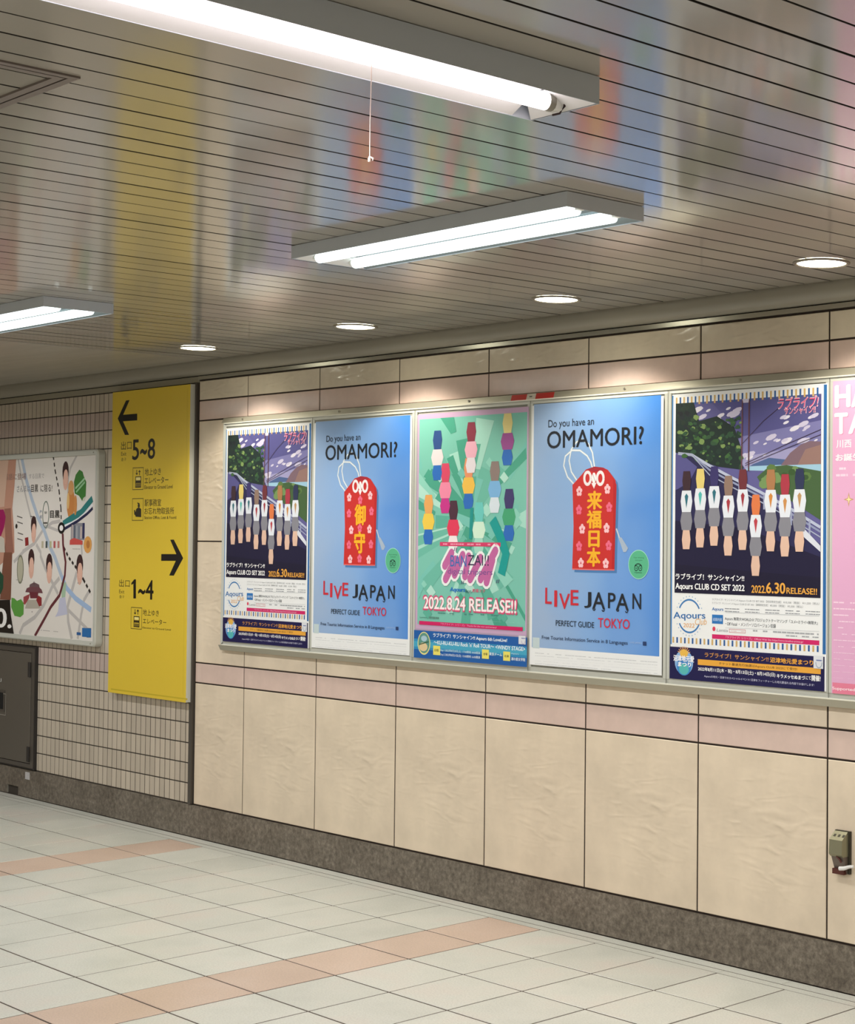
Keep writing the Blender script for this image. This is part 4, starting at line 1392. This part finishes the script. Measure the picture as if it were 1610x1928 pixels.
P.text('~', K3(392, 450), K3(467, 502), '181206', 0, 0.05)
P.text('4', K3(480, 336), K3(568, 570), '181206', 0, 0.02)
P.text('地上ゆき', K3(445, 687), K3(637, 775), DK, 0, 0.005)
P.text('エレベーター', K3(445, 797), K3(726, 882), DK, 0, 0.01)
P.text('Elevator to Ground Level', K3(441, 898), K3(782, 948), DK, 0, 0.01)
P.build('lower_lettering', sg)
def lift_icon(K, u0, v0, u1, v1):
    P = Print(YS, lay=0)
    f = lambda a_, b_: K(u0+(u1-u0)*a_, v0+(v1-v0)*b_)
    P.frame(f(0, 0), f(1, 1), 0.004, '6c5c20', 0)
    P.frame(f(0.25, 0.40), f(0.78, 0.9), 0.0055, DK, 0)
    P.rect(f(0.29, 0.58), f(0.74, 0.7), '3c3014', 1)
    P.rect(f(0.31, 0.72), f(0.72, 0.86), '7c6a28', 1)
    P.rect(f(0.31, 0.44), f(0.72, 0.57), 'f0e08c', 1)
    P.line([f(0.38, 0.1), f(0.38, 0.28)], 0.006, DK, 0)
    P.poly([f(0.26, 0.25), f(0.5, 0.25), f(0.38, 0.34)], DK, 1)
    P.line([f(0.64, 0.34), f(0.64, 0.16)], 0.006, DK, 0)
    P.poly([f(0.52, 0.2), f(0.76, 0.2), f(0.64, 0.1)], DK, 1)
    return P.build('elevator_pictogram', sg)
lift_icon(K2, 403, 165, 563, 500)
lift_icon(K3, 301, 660, 430, 936)
P = Print(YS, lay=0)
f = lambda a_, b_: K2(396+(560-396)*a_, 630+(970-630)*b_)
P.frame(f(0, 0), f(1, 1), 0.004, '6c5c20', 0)
P.poly([f(0.44, 0.18), f(0.68, 0.22), f(0.66, 0.27), f(0.5, 0.25)], DK, 0)
P.oval(f(0.5, 0.24), f(0.7, 0.42), DK, 0, 12)
P.poly([f(0.5, 0.42), f(0.68, 0.42), f(0.82, 0.48), f(0.82, 0.84), f(0.3, 0.82), f(0.28, 0.76), f(0.18, 0.72), f(0.16, 0.52), f(0.26, 0.52), f(0.3, 0.62), f(0.36, 0.48)], DK, 1)
P.build('attendant_pictogram', sg)

# ------------------------------------------------------------------ illustrated map in an aluminium frame
YM = 0.072
mx0, mx1, mz0, mz1 = -4.95, -3.300, 0.872, 1.905
mp = empty('map_board', ((mx0+mx1)/2, YW, mz0), 'illustrated area map in rounded aluminium frame, left of the yellow sign', 'map board')
def rrect(x0, x1, z0, z1, r_, n=6):
    out = []
    for cx, cz, a0 in ((x1-r_, z1-r_, 0), (x0+r_, z1-r_, 90), (x0+r_, z0+r_, 180), (x1-r_, z0+r_, 270)):
        for i in range(n+1):
            t = math.radians(a0+90*i/n)
            out.append((cx+r_*math.cos(t), cz+r_*math.sin(t)))
    return out
o1, o2, o3 = rrect(mx0, mx1, mz0, mz1, 0.03), rrect(mx0+0.006, mx1-0.006, mz0+0.006, mz1-0.006, 0.026), rrect(mx0+0.028, mx1-0.028, mz0+0.028, mz1-0.028, 0.008)
n = len(o1)
b = MB()
b.add([(x, YW-0.001, z) for x, z in o1]+[(x, 0.064, z) for x, z in o1]+[(x, 0.058, z) for x, z in o2]+[(x, 0.060, z) for x, z in o3]+[(x, YM+0.002, z) for x, z in o3],
      [(k*n+i, k*n+(i+1) % n, (k+1)*n+(i+1) % n, (k+1)*n+i) for k in range(4) for i in range(n)], M_ALU)
b.build('frame', mp)
MB().box(mx0+0.02, mx1-0.02, YM, YW-0.002, mz0+0.02, mz1-0.02, mat('map_paper', (226, 220, 214), 0.4)).build('sheet', mp)
for zz in (mz1-0.016, mz0+0.016):
    MB().tube([(mx1-0.05, 0.060, zz), (mx1-0.05, 0.0575, zz)], 0.004, M_CAP, 8).build('screw', mp)
A = lambda u, v: (u/7.318, 820+v/7.318)
Bq = lambda u, v: (u/7.318, 1020+v/7.318)
P = Print(YM, lay=0)
gr = 'bdb8b6'
def road(pts, w_, col=gr, k=0):
    P.line(pts, w_, col, k)
road([A(250, 330), A(300, 600), A(370, 900), A(440, 1180)], 0.016)
road([A(1060, 270), A(970, 450), A(940, 600), A(935, 1050)], 0.016)
road([A(310, 1600), A(480, 1480), A(600, 1290), A(720, 1200), A(830, 1180)], 0.02)
road([Bq(190, 280), Bq(330, 130), Bq(480, 20)], 0.02)
road([A(500, 1500), A(560, 1610), Bq(560, 200), Bq(620, 360), Bq(800, 720)], 0.022)
road([Bq(270, 1270), Bq(320, 1150), Bq(480, 1040), Bq(600, 880), Bq(720, 620), Bq(820, 500)], 0.024)
road([Bq(1060, 420), Bq(1000, 640), Bq(930, 900), Bq(940, 1100), Bq(990, 1340)], 0.026)
road([Bq(1240, 660), Bq(1160, 800), Bq(1120, 1000), Bq(1070, 1340)], 0.022)
road([Bq(940, 940), Bq(1060, 1060), Bq(1200, 1200)], 0.02)
road([Bq(1120, 0), Bq(1130, 160), Bq(1100, 300)], 0.016)
road([A(620, 1240), A(800, 1310)], 0.016)
P.line([A(300, 310), A(360, 600), A(440, 880), A(520, 1120), A(610, 1310), A(690, 1540), Bq(760, 220), Bq(850, 480)], 0.030, 'aebccf', 1)
P.line([Bq(850, 480), Bq(920, 640), Bq(1040, 780), Bq(1256, 940)], 0.030, 'a0b8da', 1)
P.poly([Bq(845, 560), Bq(915, 560), Bq(900, 760), Bq(850, 780)], 'a4bfa4', 1)
P.poly([Bq(820, 780), Bq(900, 760), Bq(930, 1000), Bq(760, 1035), Bq(800, 960)], 'bfc0d6', 1)
P.build('road_print', mp)
P = Print(YM, lay=3)
P.dash([A(735, 285), A(760, 480), A(815, 760), A(840, 1000), A(845, 1200)], 0.012, 0.022, 0.016, '2c2624', 0)
P.dash([Bq(880, 80), Bq(950, 220), Bq(1060, 370), Bq(1150, 520), Bq(1262, 730)], 0.016, 0.024, 0.016, '2c2624', 0)
P.line([A(865, 1350), A(870, 1500), Bq(880, 120), Bq(905, 280), Bq(895, 460), Bq(850, 640), Bq(820, 740), Bq(700, 900), Bq(620, 1050), Bq(480, 1300)], 0.020, '642c34', 0)
P.line([A(870, 1220), A(1000, 1130), A(1120, 1060), A(1200, 960), A(1275, 870)], 0.036, '2c7c7c', 1)
P.line([A(890, 1250), A(1050, 1180), A(1180, 1070), A(1278, 950)], 0.016, 'e8e8ee', 1)
P.line([A(890, 1285), A(1070, 1180), A(1200, 1080), A(1280, 1000)], 0.016, '23264a', 1)
P.oval(A(800, 1195), A(895, 1355), '1a1818', 2)
P.oval(A(822, 1235), A(872, 1315), 'f0eeee', 3)
P.build('railway_print', mp)
P = Print(YM, lay=3)
P.poly([A(1095, 470), A(1140, 500), A(1155, 560), A(1190, 640), A(1180, 860), A(1135, 905), A(1090, 830), A(1030, 800), A(1020, 640), A(1045, 540)], '3f7c38', 0)
P.line([A(1040, 730), A(1170, 590)], 0.012, '9cc8a0', 1)
P.line([A(1050, 780), A(1170, 640)], 0.012, '8cbc90', 1)
P.poly([A(1150, 860), A(1190, 830), A(1170, 900), A(1130, 910)], 'c8c8bc', 1)
P.build('leaf_print', mp)
P = Print(YM, lay=3)
P.poly([Bq(160, 770), Bq(200, 780), Bq(235, 815), Bq(290, 790), Bq(330, 850), Bq(325, 1000), Bq(280, 1040), Bq(200, 1020), Bq(155, 900)], '5c9c44', 0)
P.build('park_print', mp)
P = Print(YM, lay=3)
for c_, s_ in ((A(905, 560), 1.0), (A(465, 1300), 0.95), (Bq(432, 310), 1.05), (Bq(680, 375), 1.05), (Bq(1100, 390), 1.05)):
    P.ell((c_[0], c_[1]+5*s_), 0.030*s_, 0.062*s_, 'dcae9c', 0, 14)
    P.ell((c_[0], c_[1]-9*s_), 0.036*s_, 0.055*s_, '3c2426', 1, 14)
    P.ell((c_[0]+0.5, c_[1]+1*s_), 0.026*s_, 0.040*s_, 'e0b4a2', 2, 14)
    P.build('portrait_print', mp)
P = Print(YM, lay=3)
P.ell(A(975, 930), 0.045, 0.085, 'c88448', 0, 14)
P.ell(A(980, 720), 0.032, 0.040, 'd09c64', 0, 12)
P.ell(A(940, 900), 0.015, 0.045, 'e0b878', 1, 10)
P.ell(A(1040, 960), 0.018, 0.055, 'cc8c50', 1, 10)
P.build('figurine_print', mp)
P = Print(YM, lay=4)
P.rect(A(980, 1205), A(1165, 1440), '8c8c94', 0)
P.rect(A(1140, 1205), A(1165, 1420), '30325c', 1)
for i, cc in enumerate(('b4a8a8', '5c6474', 'a0a4ac', '7c8490', 'c4b4b0')):
    P.rect(A(990+i*30, 1230+i*6), A(1008+i*30, 1420), cc, 1)
P.poly([A(965, 1440), A(1020, 1410), A(1140, 1450), A(1140, 1505), A(962, 1505)], 'c8504c', 2)
P.build('shopfront_print', mp)
P.ell(A(1210, 1505), 0.045, 0.045, 'dca058', 1, 14)
P.ell(A(1215, 1500), 0.020, 0.022, 'b87840', 2, 10)
P.build('bowl_print', mp)
for i, cc in enumerate(('b8b098', '4c585c', 'b8b890', 'b4585c', 'c08078')):
    P.rect(A(575+i*55, 1455), A(600+i*55, 1550), cc, 1)
    P.build('drink_print', mp)
P.poly([A(345, 1410), A(390, 1400), A(395, 1510), A(350, 1525)], '8c2c2c', 1)
P.build('can_print', mp)
P.ell(Bq(280, 380), 0.042, 0.082, '7c7c6c', 0, 16)
P.ell(Bq(280, 380), 0.034, 0.070, 'b4b09c', 1, 16)
P.build('clock_print', mp)
P = Print(YM, lay=3)
tw = lambda pts, col, k: P.poly([Bq(*q) for q in pts], col, k)
tw([(410, 590), (465, 560), (475, 560), (540, 590), (545, 630), (405, 630)], '6c5458', 0)
tw([(370, 640), (420, 620), (540, 625), (575, 660), (590, 710), (350, 695)], '70444c', 1)
tw([(405, 690), (530, 695), (520, 780), (420, 780)], '6c2c38', 2)
tw([(325, 760), (410, 720), (400, 780), (345, 870), (325, 850)], '9c4448', 2)
tw([(530, 740), (575, 770), (575, 880), (540, 890), (500, 800)], '8c2c30', 2)
tw([(380, 800), (500, 800), (560, 900), (540, 920), (345, 920)], 'b0a89c', 1)
P.line([Bq(470, 545), Bq(470, 600)], 0.006, '4c3840', 2)
P.build('temple_print', mp)
P = Print(YM, lay=3, par=mp)
P.text('に限る!', A(560, 680), A(720, 775), '4c4644', 0, 0.01)
P.text('目黒', A(430, 680), A(525, 780), '2c2624', 0, 0.02)
P.text('さんまは', A(235, 690), A(415, 775), '8c8c90', 0, 0.01)
P.text('落語に登場', A(60, 530), A(360, 605), '8c7068', 0, 0.01)
P.text('する目黒で', A(400, 530), A(610, 590), 'aca8a8', 0, 0.0)
P.text('目黒', A(693, 1035), A(820, 1136), '1c1816', 0, 0.04)
P.text('JR', A(545, 1030), A(582, 1070), '6c7c94', 0)
P.text('線', A(550, 1095), A(580, 1145), '6c7c94', 0)
P.arc(A(632, 1090), 0.036, 0.072, 0, 360, 0.007, '6c7c74', 0, 20)
P.text('駅', A(612, 1045), A(652, 1080), '6c7470', 0)
P.micro(A(600, 1195), A(655, 1215), '3c3634', 0, 3, 1)
for i, (u, v) in enumerate(((235, 1110), (240, 1190), (245, 1340), (240, 1420), (420, 1110))):
    P.line([A(u, v), A(u+75, v+25)], 0.006, '6c6664', 0)
P.ell(A(228, 1250), 0.014, 0.014, '2c2624', 0, 8)
for q in ((215, 520, 340, 535), (560, 1215, 850, 1248), (1000, 95, 1120, 105), (1070, 560, 1120, 580), (410, 955, 460, 975)):
    P.micro(Bq(q[0], q[1]), Bq(q[2], q[3]), 'a09a98', 0, q[0])
P.rect(Bq(1058, 1245), Bq(1115, 1290), '2c5c98', 0)
P.rect(Bq(1133, 1185), Bq(1256, 1320), '2c6cac', 0)
P.poly([Bq(1195, 1188), Bq(1256, 1190), Bq(1235, 1250), Bq(1256, 1320), Bq(1195, 1320), Bq(1230, 1255)], '1c1c34', 1)
tag(P.build('caption_lettering', mp), kind='stuff')
# photo strip at the left of the map
P = Print(YM, lay=3, par=mp)
P.poly([(-40, 864), A(225, 320), A(200, 700), A(170, 1000), A(195, 1300), A(200, 1610), (-40, 1100)], 'c0907c', 0)
P.poly([(-40, 864), A(120, 322), A(90, 620), A(60, 980), (-40, 960)], 'd2b09c', 1)
P.poly([Bq(75, 0), Bq(175, 0), Bq(165, 300), Bq(150, 800), Bq(0, 800), Bq(30, 400)], '7c5040', 1)
P.poly([A(60, 1010), A(150, 1000), A(165, 1300), A(190, 1610), A(80, 1610), A(70, 1300)], '98685a', 1)
P.poly([(-40, 960), A(50, 1020), A(80, 1120), A(60, 1260), A(10, 1400), (-40, 1000)], '9c1c5c', 2)
P.poly([(-40, 1000), A(20, 1390), A(60, 1420), A(70, 1610), (-40, 1040)], 'c8c0b4', 2)
P.poly([(-40, 1020), Bq(50, 470), Bq(45, 640), Bq(10, 720), (-40, 1120)], '244c38', 3)
P.poly([(-40, 1131), Bq(140, 800), Bq(150, 1000), Bq(192, 1272), (-40, 1199)], '1c1614', 4)
P.text('0.', Bq(-55, 915), Bq(152, 1190), 'f2f0ee', 5, 0.03)
P.build('photo_print', mp)

# ------------------------------------------------------------------ steel service door under the map
cx0, cx1, cz0, cz1 = -4.95, -4.024, 0.160, 0.836
cb = empty('service_cabinet', ((cx0+cx1)/2, YW, cz0), 'dark grey steel cabinet door below the map board', 'cabinet')
M_CAB = mat('cabinet_grey', (104, 98, 90), 0.42, 0.3)
M_CABF = mat('cabinet_frame', (96, 90, 84), 0.4, 0.4)
M_CABE = mat('cabinet_edge', (44, 40, 38), 0.6)
b = MB()
b.box(cx0, cx1, 0.086, YW+0.004, cz1-0.008, cz1, M_CABE).box(cx0, cx1, 0.086, YW+0.004, cz0, cz0+0.008, M_CABE)
b.box(cx1-0.010, cx1, 0.086, YW+0.004, cz0+0.008, cz1-0.008, M_CABE).box(cx0, cx0+0.01, 0.086, YW+0.004, cz0+0.008, cz1-0.008, M_CABE)
b.build('outer_edge', cb)
b = MB()
b.box(cx0+0.01, cx1-0.01, 0.083, YW, cz1-0.034, cz1-0.008, M_CABF).box(cx0+0.01, cx1-0.01, 0.083, YW, cz0+0.008, cz0+0.030, M_CABF)
b.box(cx1-0.046, cx1-0.01, 0.083, YW, cz0+0.030, cz1-0.034, M_CABF)
b.build('frame', cb)
MB().slab_y(cx0+0.01, cx1-0.050, 0.080, YW, cz0+0.034, cz1-0.038, 0.002, M_CAB).build('door', cb)
for zz in (0.71, 0.245):
    b = MB().box(cx1-0.078, cx1-0.052, 0.077, 0.081, zz-0.042, zz+0.040, M_CABE)
    b.tube([(cx1-0.050, 0.076, zz-0.042), (cx1-0.050, 0.076, zz+0.040)], 0.005, M_CABE, 8)
    b.build('hinge', cb)
hz = at(5, 1320, 0.08)
hd = MB().box(hz.x-0.06, hz.x+0.030, 0.0775, 0.0805, hz.z-0.058, hz.z+0.062, M_CABF)
hd = hd.build('handle_plate', cb)
MB().box(hz.x-0.045, hz.x+0.012, 0.0765, 0.0776, hz.z-0.045, hz.z+0.048, M_BLACK).build('handle_recess', hd)
P = Print(0.0775, lay=0)
P.frame((-12, 1303), (10.5, 1347), 0.002, 'b8b4ac', 1)
P.text('J', (-0.5, 1277), (2.8, 1284), 'c8c8c8', 0)
P.build('mark_lettering', cb)
# small white label on the stone base
a_, c_ = at(47.5, 1453, 0.093), at(55.5, 1468.5, 0.093)
lb = tag(MB().box(a_.x, c_.x, 0.0930, 0.0940, c_.z, a_.z, mat('label_white', (196, 194, 196), 0.5)).build('paper_label'), 'small white paper label stuck on the stone base below the cabinet', 'label')
b = Print(0.0930, lay=0)
for i in range(4):
    b.micro((49, 1456+i*3), (54.5, 1457+i*3), '8c8c90', 0, i)
b.build('small_lettering', lb)

# ------------------------------------------------------------------ small steel outlet box at the right edge
YB_ = YW-0.042
def bp(u, v, Y):
    return at(1520+u/13.77, 1540+v/13.77, Y)
ox0, ox1 = bp(570, 600, YB_).x, bp(905, 620, YB_).x
oz1, oz0 = bp(560, 560, YB_).z+0.026, bp(600, 1450, YB_).z
ot = empty('outlet_box', ((ox0+ox1)/2, YW, oz0), 'small hooded steel box low on the wall at the right edge', 'outlet box')
M_OB = mat('outlet_olive', (142, 140, 116), 0.32, 0.5)
M_OBD = mat('outlet_dark', (66, 62, 52), 0.45, 0.4)
zt = oz1
b = MB()
# hood: sides, sloping top, front down to the mouth
f_, bk = YB_, YW-0.001
prof = [(bk, zt), (bk-0.012, zt), (f_, zt-0.024), (f_-0.002, zt-0.070), (f_+0.006, zt-0.078)]
b.add([(ox0, y, z) for y, z in prof]+[(ox1, y, z) for y, z in prof], [(i, i+1, i+6, i+5) for i in range(4)], M_OB)
for xx in (ox0, ox1):
    b.add([(xx, y, z) for y, z in prof]+[(xx, bk, zt-0.078)], [(0, 1, 2, 3, 4, 5)], M_OB)
b.build('hood', ot)
b = MB().box(ox0-0.002, ox1+0.006, YW-0.010, YW, oz0, zt+0.002, M_OBD)
b.build('back_plate', ot)
b = MB()
zm = zt-0.078
b.add([(ox0+0.002, f_+0.008, zm), (ox1-0.002, f_+0.008, zm), (ox1-0.002, f_+0.022, oz0+0.022), (ox0+0.002, f_+0.022, oz0+0.022), (ox0+0.002, bk-0.008, zm), (ox1-0.002, bk-0.008, zm), (ox1-0.002, bk-0.008, oz0), (ox0+0.002, bk-0.008, oz0), (ox0+0.002, f_+0.03, oz0), (ox1-0.002, f_+0.03, oz0)],
      [(0, 1, 2, 3), (3, 2, 9, 8), (1, 5, 6, 9, 2), (0, 4, 7, 8, 3), (8, 9, 6, 7)], mat('outlet_body', (112, 100, 92), 0.4, 0.3))
b.build('body', ot)
b = MB()
b.tube([(ox0+0.026, f_+0.005, zm+0.002), (ox0+0.038, f_+0.007, zm-0.008), (ox0+0.042, f_+0.010, zm-0.018)], 0.0032, mat('outlet_red', (84, 34, 26), 0.5), 8)
b.build('cable', ot)
MB().box(ox0, ox1-0.006, f_+0.016, bk-0.008, oz0-0.001, oz0+0.016, mat('outlet_red', (84, 34, 26))).build('lower_lip', ot)
P = Print(YB_, lay=0)
sl = MB()
for i in range(3):
    xx = ox0+0.007+i*0.018
    t0, t1 = 0.35, 0.62
    y0_, z0_ = bk-0.012+(f_-bk+0.012)*t0, zt-0.024*t0
    y1_, z1_ = bk-0.012+(f_-bk+0.012)*t1, zt-0.024*t1
    sl.add([(xx, y0_-0.0006, z0_+0.0003), (xx+0.009, y0_-0.0006, z0_+0.0003), (xx+0.009, y1_-0.0006, z1_+0.0003), (xx, y1_-0.0006, z1_+0.0003)], [(0, 1, 2, 3)], M_OBD)
sl.build('mark_print', ot)
zz = bp(850, 1310, YB_).z
tb = MB()
tb.tube([(ox1-0.012, f_+0.002, zz-0.001), (ox1+0.004, f_+0.004, zz+0.001), (ox1+0.010, bk-0.016, zz+0.004), (ox1+0.024, bk-0.012, zz+0.006)], [0.0068, 0.0066, 0.0055, 0.005], mat('band_white', (232, 232, 232), 0.35), 10)
tag(tb.build('cable_tie'), 'white plastic band hanging on the small steel box', 'tie')
